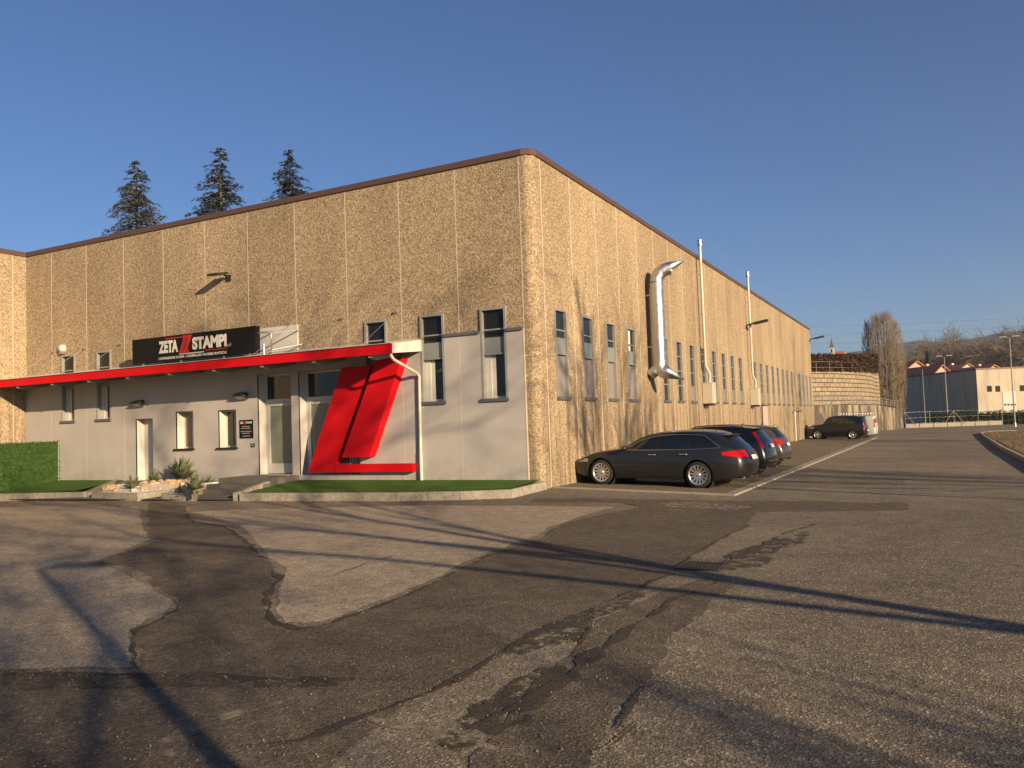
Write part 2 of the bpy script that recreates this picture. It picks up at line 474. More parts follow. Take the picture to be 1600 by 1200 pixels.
patch("asphalt_patch", [(-120, 800), (60, 790), (215, 792), (222, 820), (234, 843), (200, 858), (140, 880), (190, 893), (215, 905), (268, 937), (262, 953), (195, 985), (205, 1015), (207, 1042), (0, 1044), (-150, 1040)], M_ASPHL, .0002, .06, .10, 11)
patch("asphalt_patch", [(1030, 786), (1050, 793), (1150, 797), (1178, 793), (1160, 789), (1120, 787), (1080, 785)], M_PALE, .004, .05, .08, 4)
patch("asphalt_patch", [(250, 1160), (275, 1140), (330, 1120), (400, 1100), (462, 1095), (400, 1110), (340, 1128), (300, 1150), (290, 1185), (262, 1180)], M_PALE, .004, .05, .05, 5)
patch("asphalt_patch", [(530, 1115), (600, 1125), (700, 1145), (790, 1170), (860, 1190), (700, 1160), (600, 1135)], M_PALE, .004, .04, .05, 6)

patch("tar_stain", [(690, 1160), (740, 1100), (790, 1075), (850, 1045), (885, 1040), (870, 1080), (850, 1120), (790, 1150), (720, 1175)], M_TARS, .005, .12, .06, 7)
patch("tar_stain", [(780, 1012), (860, 975), (930, 950), (1000, 925), (1010, 935), (940, 965), (900, 1000), (850, 1010), (800, 1030)], M_TARS, .005, .10, .06, 8)
patch("tar_stain", [(1110, 885), (1150, 862), (1210, 845), (1260, 830), (1270, 838), (1200, 870), (1190, 885), (1130, 893)], M_TARS, .005, .10, .06, 9)
patch("tar_stain", [(0, 1050), (250, 1050), (560, 1062), (540, 1075), (250, 1072), (0, 1080)], M_TARS, .005, .08, .06, 10)
cb = MB()
def crack(px, w0, w1, seed, amp=.06):
    pts = wig([gp(*p) for p in px], amp, .07, False, seed, 2.2)
    n = len(pts); L = []; Rr = []
    for i, p in enumerate(pts):
        a = Vector(pts[max(0, i - 1)]); c = Vector(pts[min(n - 1, i + 1)])
        t_ = (c - a); t_.normalize(); nn = Vector((-t_.y, t_.x))
        q = Vector((p[0], p[1], seed))
        w = (w0 + (w1 - w0) * i / n) * (max(.0, .55 + 1.6 * noise.noise(q * 3.1)) + .35 * abs(noise.noise(q * 11)))
        w *= .9 * min(1, i / 8, (n - 1 - i) / 8)
        L.append(Vector(p) + nn * w); Rr.append(Vector(p) - nn * w)
    for i in range(n - 1):
        q = [Rr[i], Rr[i + 1], L[i + 1], L[i]]
        if (q[1] - q[0]).cross(q[3] - q[0]) < 0: q = q[::-1]
        cb.add([(v.x, v.y, zg(v.x, v.y) + .0065 + .0002 * seed) for v in q], [(0, 1, 2, 3)])
CR = [([(285, 790), (300, 815), (350, 822), (385, 845), (400, 866), (418, 875)], .03, .06),
      ([(425, 890), (435, 905), (421, 930), (418, 955), (432, 975), (470, 984), (520, 975), (560, 960), (640, 930), (700, 900), (760, 870), (800, 857)], .06, .03),
      ([(245, 845), (205, 862), (150, 878)], .03, .02), ([(282, 935), (276, 955), (208, 985), (217, 1020), (218, 1050)], .02, .04),
      ([(0, 1052), (120, 1052), (230, 1055), (350, 1058), (530, 1065)], .04, .02),
      ([(1050, 897), (930, 950), (850, 985), (780, 1020), (720, 1060), (650, 1090), (600, 1110), (520, 1140), (460, 1158), (370, 1168)], .05, .04),
      ([(1130, 905), (1060, 935), (1000, 975), (960, 1000), (930, 1020), (900, 1050), (860, 1075), (800, 1110), (710, 1145)], .02, .09),
      ([(1280, 815), (1230, 835), (1170, 860), (1130, 880)], .03, .08), ([(1175, 820), (1110, 850), (1080, 870), (1050, 895)], .02, .03),
      ([(870, 822), (850, 840), (780, 862)], .02, .02), ([(440, 915), (520, 900), (590, 875), (650, 862)], .012, .015),
      ([(930, 950), (925, 975), (905, 1010), (940, 1030)], .015, .02), ([(880, 985), (900, 1000), (960, 985)], .012, .012),
      ([(1050, 1060), (1010, 1075), (985, 1110), (960, 1150)], .015, .03), ([(1000, 1130), (960, 1160), (930, 1190)], .02, .05),
      ([(1380, 745), (1420, 755), (1500, 750)], .015, .01), ([(1400, 790), (1500, 800), (1600, 806)], .015, .015),
      ([(20, 1000), (60, 990), (80, 996)], .04, .02), ([(560, 850), (640, 845), (700, 835)], .01, .01)]
for i, (p, a, c_) in enumerate(CR): crack(p, a, c_, i + 1)
struct(cb.build("asphalt_cracks", M_TAR))

b = MB(); rg = random.Random(91)
for i in range(2600):
    if i % 3: px = rg.uniform(-50, 1650); py = 800 + 420 * rg.random() ** .8
    else:
        k_ = rg.choice(CR)[0]; q_ = rg.randrange(len(k_) - 1); f_ = rg.random(); px = k_[q_][0] * (1 - f_) + k_[q_ + 1][0] * f_ + rg.gauss(0, 9); py = k_[q_][1] * (1 - f_) + k_[q_ + 1][1] * f_ + rg.gauss(0, 4)
    x, y = gp(px, py); z = zg(x, y) + .005; r_ = rg.uniform(.002, .0075) * (1.4 if rg.random() < .1 else 1)
    a = rg.uniform(0, 6); V = [(x + r_ * math.cos(a + k), y + r_ * math.sin(a + k) * .8, z) for k in (0, 1.6, 3.1, 4.7)] + [(x, y, z + r_ * 1.1)]
    b.add(V, [(0, 1, 4), (1, 2, 4), (2, 3, 4), (3, 0, 4)])
o = b.build("loose_gravel", M_PALE2); o["kind"] = "stuff"; tag(o, "tiny loose stones scattered over the forecourt asphalt", "gravel")
# drain cover in the forecourt
P = G(1096, 885)
b = MB()
for i in range(9):
    b.box(P.x - .22 + i * .05, P.x - .195 + i * .05, P.y - .22, P.y + .22, P.z + .012, P.z + .02)
dr = thing("drain_cover", "small rusty slotted drain cover set in the asphalt of the forecourt", "drain cover", P)
b.build("grate", M_DKMET, dr)
b = MB()
for x0, x1, y0, y1 in ((-.27, .27, -.27, -.23), (-.27, .27, .23, .27), (-.27, -.23, -.23, .23), (.23, .27, -.23, .23)):
    b.box(P.x + x0, P.x + x1, P.y + y0, P.y + y1, P.z - .01, P.z + .018)
b.build("frame", M_DKMET, dr)

# parking strip beside the wall: paving, flush kerb stones, painted lines
b = MB(); ground_poly(b, [(-.4, .55), (4.9, .1), (4.93, 27.6), (4.9, 57), (-.4, 57)], .010)
struct(b.build("parking_pavement", M_PARK))
def kerb_line(b, pts, w, h, dz=0.0, L=1.0, base=-.12, gap=.008):
    """kerb stones laid end to end along a polyline (left side is inside)"""
    for (x0, y0), (x1, y1) in zip(pts, pts[1:]):
        a = Vector((x0, y0)); c = Vector((x1, y1)); d = c - a; n = max(1, round(d.length / L)); u = d.normalized(); nn = Vector((-u.y, u.x))
        for i in range(n):
            p = a + d * (i / n) + u * gap; q = a + d * ((i + 1) / n) - u * gap
            v = []
            ch = .012
            for (pt, off, zz) in ((p, 0, base), (q, 0, base), (q, w, base), (p, w, base), (p, ch, h), (q, ch, h), (q, w, h), (p, w, h), (p, 0, h - ch), (q, 0, h - ch)):
                k = pt + nn * off; v.append((k.x, k.y, zg(k.x, k.y) + zz + dz))
            b.add(v, [(0, 1, 9, 8), (8, 9, 5, 4), (4, 5, 6, 7), (2, 3, 7, 6), (1, 2, 6, 5, 9), (0, 8, 4, 7, 3)])
b = MB(); kerb_line(b, [(-.1, .52), (4.92, .05)], .16, .035); kerb_line(b, [(4.94, .06), (4.98, 27.7), (4.95, 54)], .16, .035)
struct(b.build("parking_kerb", M_CONC))
b = MB()
ground_poly(b, [(.1, .74), (4.7, .31), (4.7, .43), (.1, .86)], .0145)
ground_poly(b, [(4.64, .5), (4.76, .5), (4.77, 27.5), (4.65, 27.5)], .0145)
ground_poly(b, [(.4, 30.2), (4.6, 29.8), (4.6, 29.95), (.4, 30.35)], .0145)
ground_poly(b, [(4.64, 28.2), (4.76, 28.2), (4.77, 53.5), (4.65, 53.5)], .0145)
struct(b.build("parking_lines", M_PAINT))

# kerb on the far right with its dry verge
b = MB(); kerb_line(b, [(p[0], p[1]) for p in KERB_R[:-1]][::-1], -.15, .16)
struct(b.build("verge_kerb", M_CONC, fix=True))
b = MB()
vp = [(p[0] + .16, p[1]) for p in KERB_R[:6]] + [(13.5, 61.8), (15.5, 63.4), (40, 64.8), (40, -30)]
ground_poly(b, vp, .12)
struct(b.build("verge", M_DRY))
b = MB(); rg = random.Random(3)
for i in range(9000):
    y = rg.uniform(4, 61); x = 12.3 + (y > 45) * .35 + rg.random() ** 1.6 * 9
    if noise.noise(Vector((x * .6, y * .6, 0))) < -.1 and rg.random() < .7: continue
    z = zg(x, y) + .11; a = rg.uniform(0, 6.28); h = rg.uniform(.04, .13); w = .012
    b.add([(x - w * math.cos(a), y - w * math.sin(a), z), (x + w * math.cos(a), y + w * math.sin(a), z), (x + rg.uniform(-.05, .05), y + rg.uniform(-.05, .05), z + h)], [(0, 1, 2)])
o = b.build("dry_grass", M_DRY); o["kind"] = "stuff"; tag(o, "dry brown grass and weeds growing on the verge at the right", "grass")

# ------------------------------------------------------------------ the factory
FAC = thing("factory_building", "long factory hall of tan pebbled concrete panels with brown metal roof edge", "building", (0, 0, 0))
ZT = 8.82
def wall_holes(b, fix, axis, u0, u1, z0, z1, holes, depth, inward, mi=0, mr=None, us=(), zs=()):
    """flat wall with rectangular openings and reveals. axis 'x': wall in plane y=fix; 'y': wall in plane x=fix."""
    U = sorted(set([u0, u1] + [h[0] for h in holes] + [h[1] for h in holes] + list(us)))
    Z = sorted(set([z0, z1] + [h[2] for h in holes] + [h[3] for h in holes] + list(zs)))
    U = [u for u in U if u0 <= u <= u1]; Z = [z for z in Z if z0 <= z <= z1]
    def P(u, z, d=0): return (u, fix + d * inward, z) if axis == 'x' else (fix + d * inward, u, z)
    flip = (axis == 'y')
    for i in range(len(U) - 1):
        for j in range(len(Z) - 1):
            cu = (U[i] + U[i + 1]) / 2; cz = (Z[j] + Z[j + 1]) / 2
            if any(h[0] < cu < h[1] and h[2] < cz < h[3] for h in holes): continue
            q = [P(U[i], Z[j]), P(U[i + 1], Z[j]), P(U[i + 1], Z[j + 1]), P(U[i], Z[j + 1])]
            b.add(q, [(0, 1, 2, 3)], mi)
    m2 = mi if mr is None else mr
    for h in holes:
        a, c, lo, hi = h[0], h[1], max(h[2], z0), min(h[3], z1)
        if lo >= hi: continue
        b.add([P(a, lo), P(a, hi), P(a, hi, depth), P(a, lo, depth)], [(0, 1, 2, 3)], m2)
        b.add([P(c, lo), P(c, lo, depth), P(c, hi, depth), P(c, hi)], [(0, 1, 2, 3)], m2)
        if h[3] <= z1: b.add([P(a, hi), P(c, hi), P(c, hi, depth), P(a, hi, depth)], [(0, 1, 2, 3)], m2)
        if h[2] >= z0: b.add([P(a, lo), P(a, lo, depth), P(c, lo, depth), P(c, lo)], [(0, 1, 2, 3)], m2)

ZW0, ZW1 = 2.32, 4.77
fx = [-1.30, -3.27, -5.23, -17.4, -19.42]
tall = [(x - .385, x + .385, ZW0, ZW1) for x in fx]
fdoors = [(-15.7, -14.82, .1, 2.25), (-9.92, -8.52, .29, 3.47), (-8.22, -5.9, .29, 3.47)]
fsmall = [(-13.67, -12.84, 1.17, 2.43), (-11.67, -10.87, 1.17, 2.40)]
# joints
fj = [-0.38, -2.39, -4.31, -6.27, -8.27, -10.27, -12.22, -14.24, -16.30, -18.37, -20.42]
sk = [k for k in range(27) if k not in (4, 13, 22)]
sc_ = [1.55 + 1.99 * k for k in sk]
sj = [.55 + 1.99 * k for k in range(28)]
YE = 54.7
# front wall, upper part of pebbled panels
b = MB()
RC = .28     # rounded corner radius
wall_holes(b, 0, 'x', -22, -RC, -.4, ZT, [(h[0], h[1], h[2], h[3]) for h in tall] + [(d[0] - .01, d[1] + .01, d[2] - .2, d[3] + .01) for d in fdoors + fsmall], .12, 1)
# rounded corner
n = 8
for i in range(n):
    a0 = -math.pi / 2 + math.pi / 2 * i / n; a1 = -math.pi / 2 + math.pi / 2 * (i + 1) / n
    p0 = (-RC + RC * math.cos(a0), RC + RC * math.sin(a0)); p1 = (-RC + RC * math.cos(a1), RC + RC * math.sin(a1))
    b.add([(*p0, -.4), (*p1, -.4), (*p1, ZT), (*p0, ZT)], [(0, 1, 2, 3)], 0, True)
wall_holes(b, 0, 'y', RC, YE, -1.2, ZT, [(y - .40, y + .40, ZW0, ZW1) for y in sc_], .12, -1)
for x in fj:
    z0 = 4.13 if x != -.38 else 0
    if x in (-10.27, -12.22, -14.24): z0 = 4.93
    b.box(x - .014, x + .014, -.004, .01, z0, ZT, 1)
for y in sj:
    if y > .5: b.box(-.01, .004, y - .018, y + .018, -.3, ZT, 1)
# back and far end walls
b.quad((0, YE, -1.2), (-24, YE, -1.2), (-24, YE, ZT), (0, YE, ZT))
b.quad((-24, YE, -1.2), (-24, 0, -1.2), (-24, 0, ZT), (-24, YE, ZT))
WALL = b.build("wall", [M_PEB, M_SEAL], FAC, fix=False)
# wing that comes forward on the left
b = MB()
b.quad((-22, -16, -.4), (-22, 0, -.4), (-22, 0, ZT), (-22, -16, ZT))
b.quad((-36, -16, -.4), (-22, -16, -.4), (-22, -16, ZT), (-36, -16, ZT))
for y in (-.52, -2.5, -4.5, -6.5, -8.5, -10.5, -12.5, -14.5): b.box(-22.01, -21.996, y - .014, y + .014, 0, ZT, 1)
b.quad((-36, 0, -.4), (-36, -16, -.4), (-36, -16, ZT), (-36, 0, ZT)); b.quad((-24, .0, -.4), (-36, 0, -.4), (-36, 0, ZT), (-24, 0, ZT))
b.build("wing_wall", [M_PEB, M_SEAL], FAC)
# roof and its brown metal edge
b = MB(); b.box(-24, -.3, .3, YE - .2, 8.4, 8.6); b.box(-35.8, -22.2, -15.8, .35, 8.3, 8.5)
b.build("roof", M_CONC, FAC)
b = MB()
def cap_run(path):
    prof = [(.05, ZT - .015), (.05, ZT + .13), (.03, ZT + .155), (-.32, ZT + .18), (-.32, ZT - .015)]
    pr = []
    for i, p in enumerate(path):
        p = Vector(p)
        if i == 0: d0 = d1 = (Vector(path[1]) - p).normalized()
        elif i == len(path) - 1: d0 = d1 = (p - Vector(path[i - 1])).normalized()
        else: d0 = (p - Vector(path[i - 1])).normalized(); d1 = (Vector(path[i + 1]) - p).normalized()
        n0 = Vector((d0.y, -d0.x)); n1 = Vector((d1.y, -d1.x)); m_ = (n0 + n1).normalized(); m_ = m_ / max(.4, m_.dot(n1))
        pr.append([(p.x + m_.x * o_, p.y + m_.y * o_, z) for o_, z in prof])
    for a, c in zip(pr, pr[1:]):
        for k in range(len(prof)):
            k2 = (k + 1) % len(prof); b.add([a[k], c[k], c[k2], a[k2]], [(0, 1, 2, 3)])
cap_run([(-36, -16), (-22, -16), (-22, 0), (-RC, 0), (-.08, .08), (0, RC), (0, YE), (-24, YE)])
b.build("roof_edge", M_CAP, FAC, fix=True)
# grey cladding on the lower front
b = MB()
CY = -.045
holes = [(h[0] - .015, h[1] + .015, ZW0 - .1, 9) for h in tall] + fdoors + fsmall
wall_holes(b, CY, 'x', -22, -.40, .0, 4.13, holes, .05, 1)
for d in fdoors + fsmall:   # deep white reveals of the door and window openings
    pass
b.quad((-22, CY, 4.13), (-.40, CY, 4.13), (-.40, .0, 4.13), (-22, .0, 4.13))
b.quad((-.40, CY, 0), (-.40, 0, 0), (-.40, 0, 4.13), (-.40, CY, 4.13))
for x in fj:
    if x in (-8.27, -10.27, -12.22, -14.24, -.38): continue
    b.box(x - .012, x + .012, CY - .003, CY + .01, .1, 4.13, 1)
b.box(-.405, -.375, CY - .005, CY + .03, .0, 4.13, 1)
b.build("cladding", [M_PLAS, M_SEAL], FAC)
b = MB()
b.box(-14.9, -8.2, -.06, -.002, 4.135, 4.93)
b.build("white_backing_panel", M_WHITE, FAC)
b = MB()
b.box(-2.84, -1.72, -.10, .005, 4.10, 4.18)
b.build("flashing", M_LEAD, FAC)
b = MB(); b.box(-.88, -.39, -.10, .005, 4.10, 4.18)
b.build("flashing", M_LEAD, FAC)
# deep white reveals
for (x0, x1, z0, z1) in fdoors + fsmall:
    D = .36; b = MB()
    b.quad((x0, CY + .002, z0), (x0, D, z0), (x0, D, z1), (x0, CY + .002, z1)); b.quad((x1, CY + .002, z0), (x1, CY + .002, z1), (x1, D, z1), (x1, D, z0))
    b.quad((x0, CY + .002, z1), (x0, D, z1), (x1, D, z1), (x1, CY + .002, z1)); b.quad((x0, CY + .002, z0), (x1, CY + .002, z0), (x1, D, z0), (x0, D, z0))
    b.build("opening_reveal", M_WHITE, FAC)

def window(kind, c, ax, pos=0.0, label=None):
    """kind 'a': glass, spandrel, casement; 'b': four panes; ax 'x' front wall or 'y' side wall"""
    def bx(b, u0, u1, d0, d1, z0, z1, mi=0):   # d = depth into the wall
        if ax == 'x': b.box(c + u0, c + u1, pos + d0, pos + d1, z0, z1, mi)
        else: b.box(-d0, -d1, c + u0, c + u1, z0, z1, mi)
    w = .385 if ax == 'x' else .40
    fr = MB(); t_ = .05
    d0 = -.02 if ax == 'y' else -.05
    bx(fr, -w - .012, -w + t_, d0, .10, ZW0, ZW1 + .01); bx(fr, w - t_, w + .012, d0, .10, ZW0, ZW1 + .01)
    bx(fr, -w + t_, w - t_, d0, .10, ZW1 - t_, ZW1 + .012)
    f = fr.build("window", M_GREYM, FAC)
    if label: f["label"] = label
    sl_ = MB(); bx(sl_, -w - .04, w + .04, d0 - .05, .10, ZW0 - .09, ZW0 - .002)
    sl_.build("sill", M_LEAD, f)
    iw = w - t_
    if kind == 'a':
        g = MB(); bx(g, -iw, iw, .06, .08, 3.98, ZW1 - t_ - .001); g.build("upper_pane", M_GLASSD if ax == 'x' else M_GLASS, f)
        br = MB(); bx(br, -iw, iw, .02, .058, 4.17, 4.21); br.build("bar", M_GREYM, f)
        s_ = MB(); bx(s_, -iw, iw, .03, .08, 3.55, 3.979); bx(s_, -iw, iw, .0, .08, 3.50, 3.549); s_.build("spandrel", M_SPAN, f)
        if ax == 'x':
            g = MB(); bx(g, -iw + .3, iw, .17, .19, ZW0 + .06, 3.499); g.build("lower_pane", M_GLASS, f)
            k = MB(); bx(k, -iw + .001, -iw + .17, .101, .16, ZW0, 3.499); bx(k, -iw + .17, iw, .12, .169, ZW0, ZW0 + .06); bx(k, -iw + .17, -iw + .30, .13, .2, ZW0 + .061, 3.499)
            k.build("casement", M_WFRAME, f)
        else:
            g = MB(); bx(g, -iw, iw, .09, .11, ZW0, 3.499); g.build("lower_pane", M_BLIND, f)
    else:
        zs_ = [ZW0, 2.94, 3.54, 4.15, ZW1 - t_]
        for i in range(4):
            g = MB(); bx(g, -iw, iw, .06, .08, zs_[i] + .02, zs_[i + 1] - .02)
            g.build("pane", (M_TANPANE if (i == 0 and kind == 'c') else M_GLASSD if i < 2 else M_GLASS), f)
        for z in zs_[1:4]:
            br = MB(); bx(br, -iw, iw, .02, .09, z - .019, z + .019); br.build("bar", M_GREYM, f)
    return f
for x in fx: window('a', x, 'x')
for k, y in zip(sk, sc_): window('a' if k < 4 else 'b' if k < 7 else 'c', y, 'y')

# small office windows and doors
def office(x0, x1, z0, z1, blind):
    f = MB(); D = .28; e = .05
    f.box(x0, x0 + e, D, D + .06, z0, z1); f.box(x1 - e, x1, D, D + .06, z0, z1); f.box(x0 + e, x1 - e, D, D + .06, z1 - e, z1); f.box(x0 + e, x1 - e, D, D + .06, z0, z0 + e)
    f.box((x0 + x1) / 2 - .02, (x0 + x1) / 2 + .02, D + .005, D + .05, z0 + e, z1 - e)
    o = f.build("office_window", M_WFRAME, FAC)
    g = MB(); g.box(x0 + e, (x0 + x1) / 2 - .02, D + .02, D + .035, z0 + e, z1 - e); g.box((x0 + x1) / 2 + .02, x1 - e, D + .02, D + .035, z0 + e, z1 - e)
    g.build("pane", blind, o)
    s_ = MB(); s_.box(x0 - .06, x1 + .06, CY - .07, D, z0 - .05, z0 + .004); s_.build("sill", M_DKMET, o)
M_PINK = mat("pinkish_blind", (.30, .20, .17), .5)
office(-13.67, -12.84, 1.17, 2.43, M_PINK); office(-11.67, -10.87, 1.17, 2.40, M_GLASS)
# plain side door
b = MB(); b.box(-15.7, -14.82, .30, .35, .1, 2.25)
dd = b.build("service_door", M_WFRAME, FAC); dd["label"] = "narrow pale door left of the rockery"
b = MB(); b.box(-15.6, -14.92, .285, .299, 1.3, 2.1); b.box(-15.6, -14.92, .285, .299, .3, 1.2); b.build("door_panel", M_WHITE, dd)
b = MB(); b.box(-14.96, -14.92, .24, .284, 1.18, 1.3); b.build("handle", M_DKMET, dd)
# glazed entrance door and its twin side light
def entrance(x0, x1, name, label, handle):
    b = MB(); D = .30; e = .075; zt = 2.55
    b.box(x0, x0 + e, D, D + .08, .29, 3.47); b.box(x1 - e, x1, D, D + .08, .29, 3.47)
    b.box(x0 + e, x1 - e, D, D + .08, 3.40, 3.47); b.box(x0 + e, x1 - e, D, D + .08, zt, zt + .12)
    o = b.build(name, M_WFRAME, FAC); o["label"] = label
    g = MB(); g.box(x0 + e, x1 - e, D + .03, D + .045, zt + .12, 3.40); g.build("transom", M_TRANS, o)
    l_ = MB(); q0 = x0 + e + .01; q1 = x1 - e - .01; s_ = .09
    l_.box(q0, q0 + s_, D - .01, D + .06, .31, zt - .01); l_.box(q1 - s_, q1, D - .01, D + .06, .31, zt - .01)
    l_.box(q0 + s_, q1 - s_, D - .01, D + .06, zt - .1, zt - .01); l_.box(q0 + s_, q1 - s_, D - .01, D + .06, .31, .62)
    l_.build("door_leaf", M_WFRAME, o)
    g = MB(); g.box(q0 + s_, q1 - s_, D + .02, D + .035, .62, zt - .1); g.build("frosted_pane", M_FROST, o)
    if handle:
        h = MB(); hx = q1 - s_ / 2
        h.tube([(hx, D - .01, 1.15), (hx, D - .08, 1.15), (hx, D - .08, 1.75), (hx, D - .01, 1.75)], .014, 8); h.build("handle", M_WFRAME, o)
entrance(-9.92, -8.52, "entrance_door", "glazed entrance door with frosted pane", True)
entrance(-8.22, -6.3, "side_light", "glazed screen partly behind the red emblem", False)
b = MB(); b.box(-6.3, -5.9, .3, .4, .29, 3.47); b.build("reveal_infill", M_PLAS, FAC)

# canopy
CX0, CX1 = -21.97, -3.62
b = MB()
b.prism([(CX0, 0 - .046, 4.07), (CX0, -1.46, 3.87), (CX0, -1.46, 3.70), (CX0, -.046, 3.86)], (CX1 - CX0 - .03, 0, 0))
CAN = b.build("canopy", M_GREYM, FAC)
b = MB(); b.box(CX0, CX1, -1.50, -1.461, 3.615, 3.885); b.build("fascia", M_RED, CAN)
b = MB(); b.prism([(CX1 - .03, -.046, 4.09), (CX1 - .03, -1.46, 3.885), (CX1 - .03, -1.46, 3.625), (CX1 - .03, -.046, 3.76)], (.03, 0, 0)); b.build("end_fascia", M_WHITE, CAN)
b = MB(); b.box(CX0, CX1, -1.54, -1.38, 3.886, 3.90); b.prism([(CX0, -.05, 4.075), (CX0, -1.38, 3.905), (CX0, -1.38, 3.895), (CX0, -.05, 4.065)], (CX1 - CX0, 0, 0)); b.build("gutter_edge", M_WHITE, CAN)
for x in [-4.4 - 1.98 * k for k in range(9)]:
    b = MB(); b.box(x - .05, x + .05, -1.46, -.05, 3.50, 3.72) if False else b.prism([(x - .05, -1.44, 3.70), (x - .05, -1.44, 3.55), (x - .05, -1.15, 3.50), (x - .05, -.05, 3.68), (x - .05, -.05, 3.86)], (.1, 0, 0))
    b.build("bracket", M_GREYM, CAN)
for x in (-4.46, -6.44, -8.5, -16.5, -18.45, -20.3):
    b = MB(); b.tube([(x, -.02, 4.97), (x - .1, -.75, 4.45), (x - .2, -1.42, 3.93)], .006, 5); b.tube([(x, .0, 4.97), (x, -.09, 4.97)], .045, 8)
    b.build("tie_rod", M_STEELD, CAN)
# rain pipe from the canopy
b = MB(); b.tube([(-3.70, -1.42, 3.66), (-3.70, -1.42, 3.56), (-3.70, -1.30, 3.46), (-3.70, -.22, 3.14), (-3.70, -.10, 3.06), (-3.70, -.10, 2.9), (-3.72, -.10, .9)], .045, 10)
b.tube([(-3.72, -.10, .9), (-3.72, -.10, .05)], .052, 10)
b.build("rain_pipe", M_PIPEW, FAC)

# steel door and shutters far along the side wall
b = MB(); b.box(.005, .06, 31.0, 32.6, -.36, 2.15); o = b.build("steel_door", mat("pink_door", (.62, .48, .42), .5), FAC)
b = MB(); b.box(-.01, .05, 30.94, 30.999, -.36, 2.21); b.box(-.01, .05, 32.601, 32.66, -.36, 2.21); b.box(-.01, .05, 31.0, 32.6, 2.151, 2.21); b.build("frame", M_DKMET, o)

# ------------------------------------------------------------------ things fixed to the factory
# black fascia sign standing on the canopy
SX0, SX1, SY, SZ0, SZ1 = -14.55, -9.0, -1.02, 4.055, 4.87
SG = thing("shop_sign", "long black sign board with white and red company lettering standing on the red canopy", "sign", (-11.8, SY, 4.0))
b = MB(); b.box(SX0, SX1, SY, SY + .20, SZ0, SZ1); b.build("board", M_BLACK, SG)
b = MB()
for x in (-14.1, -12.3, -10.4, -9.3): 
    b.box(x - .03, x + .03, SY + .05, SY + .11, 3.93, SZ0 - .002); b.tube([(x, SY + .20, 4.7), (x + .05, -.07, 4.75)], .02, 6); b.tube([(x, SY + .20, 4.2), (x + .05, -.07, 4.15)], .02, 6)
b.build("support_frame", M_STEELD, SG)
b = MB(); b.tube([(-9.0, SY + .12, 4.66), (-8.45, SY + .12, 4.66), (-8.45, SY + .12, 4.1), (-8.9, SY + .12, 4.1)], .03, 6); b.tube([(-8.45, SY + .12, 4.6), (-8.1, -.07, 4.75)], .02, 6); b.tube([(-8.45, SY + .12, 4.1), (-8.0, -.07, 4.3)], .02, 6); b.tube([(-8.75, SY + .1, 3.92), (-8.75, SY + .1, 4.3)], .04, 8)
b.build("side_bracket", M_STEELD, SG)

def text_mesh(body, x0, x1, z0, z1, y, m, name, parent, offset=.02, ext=.006, shear=0.0):
    cu = bpy.data.curves.new("tmp", 'FONT'); cu.body = body; cu.size = 1; cu.offset = offset; cu.extrude = 0; cu.shear = shear
    o = bpy.data.objects.new("tmp", cu); COL.objects.link(o)
    dg = bpy.context.evaluated_depsgraph_get(); me = bpy.data.meshes.new_from_object(o.evaluated_get(dg))
    COL.objects.unlink(o); bpy.data.objects.remove(o)
    xs_ = [v.co.x for v in me.vertices]; ys_ = [v.co.y for v in me.vertices]
    ax, bx_ = min(xs_), max(xs_); ay, by = min(ys_), max(ys_)
    b = MB()
    vv = [(x0 + (v.co.x - ax) / (bx_ - ax) * (x1 - x0), y, z0 + (v.co.y - ay) / (by - ay) * (z1 - z0)) for v in me.vertices]
    b.add(vv, [tuple(p.vertices) for p in me.polygons])
    r = b.build(name, m, parent)
    bm = bmesh.new(); bm.from_mesh(r.data)
    ex = bmesh.ops.extrude_face_region(bm, geom=bm.faces[:])
    bmesh.ops.translate(bm, verts=[g for g in ex["geom"] if isinstance(g, bmesh.types.BMVert)], vec=(0, -ext, 0))
    bmesh.ops.recalc_face_normals(bm, faces=bm.faces); bm.to_mesh(r.data); bm.free()
    return r
ty = SY - .003
text_mesh("ZETA", -13.26, -12.36, 4.32, 4.72, ty, M_LETW, "lettering", SG, .05)
text_mesh("STAMPI", -11.70, -10.20, 4.33, 4.73, ty, M_LETW, "lettering", SG, .05)
text_mesh("srl", -10.17, -10.01, 4.32, 4.44, ty, M_LETG, "lettering", SG, .01)
text_mesh("COSTRUZIONE STAMPI - STAMPAGGIO MATERIE PLASTICHE", -13.27, -10.20, 4.11, 4.19, ty, M_LETW, "small_lettering", SG, .0)
def epart(pts, name, m, par, y, d=.006):
    b = MB(); b.prism([(a, y, c_) for a, c_ in pts], (0, -d, 0)); return b.build(name, m, par)
def dz(par, x0, x1, z0, z1, y, bar, d=.006):
    """slanted double Z: top bar, bottom bar, two diagonals with a dark gap"""
    w = x1 - x0; g = w * .02
    epart([(x0 + w * .28, z1 - bar), (x0 + w * .36, z1), (x1, z1), (x1 - w * .08, z1 - bar)], "red_emblem", M_LETR, par, y, d)
    epart([(x0, z0), (x0 + w * .08, z0 + bar), (x1 - w * .22, z0 + bar), (x1 - w * .30, z0)], "red_emblem", M_LETR, par, y, d)
    a, c = z0 + bar + .0005, z1 - bar - .0005
    epart([(x0 + w * .08, a), (x0 + w * .33, a), (x0 + w * .62, c), (x0 + w * .37, c)], "red_emblem", M_LETR, par, y, d)
    epart([(x0 + w * .38, a), (x0 + w * .63, a), (x0 + w * .92, c), (x0 + w * .67, c)], "red_emblem", M_LETR, par, y, d)
dz(SG, -12.33, -11.70, 4.27, 4.83, ty, .085)
b = MB(); b.box(-12.95, -12.12, ty - .006, ty, 4.765, 4.80); b.build("red_line", M_LETR, SG)
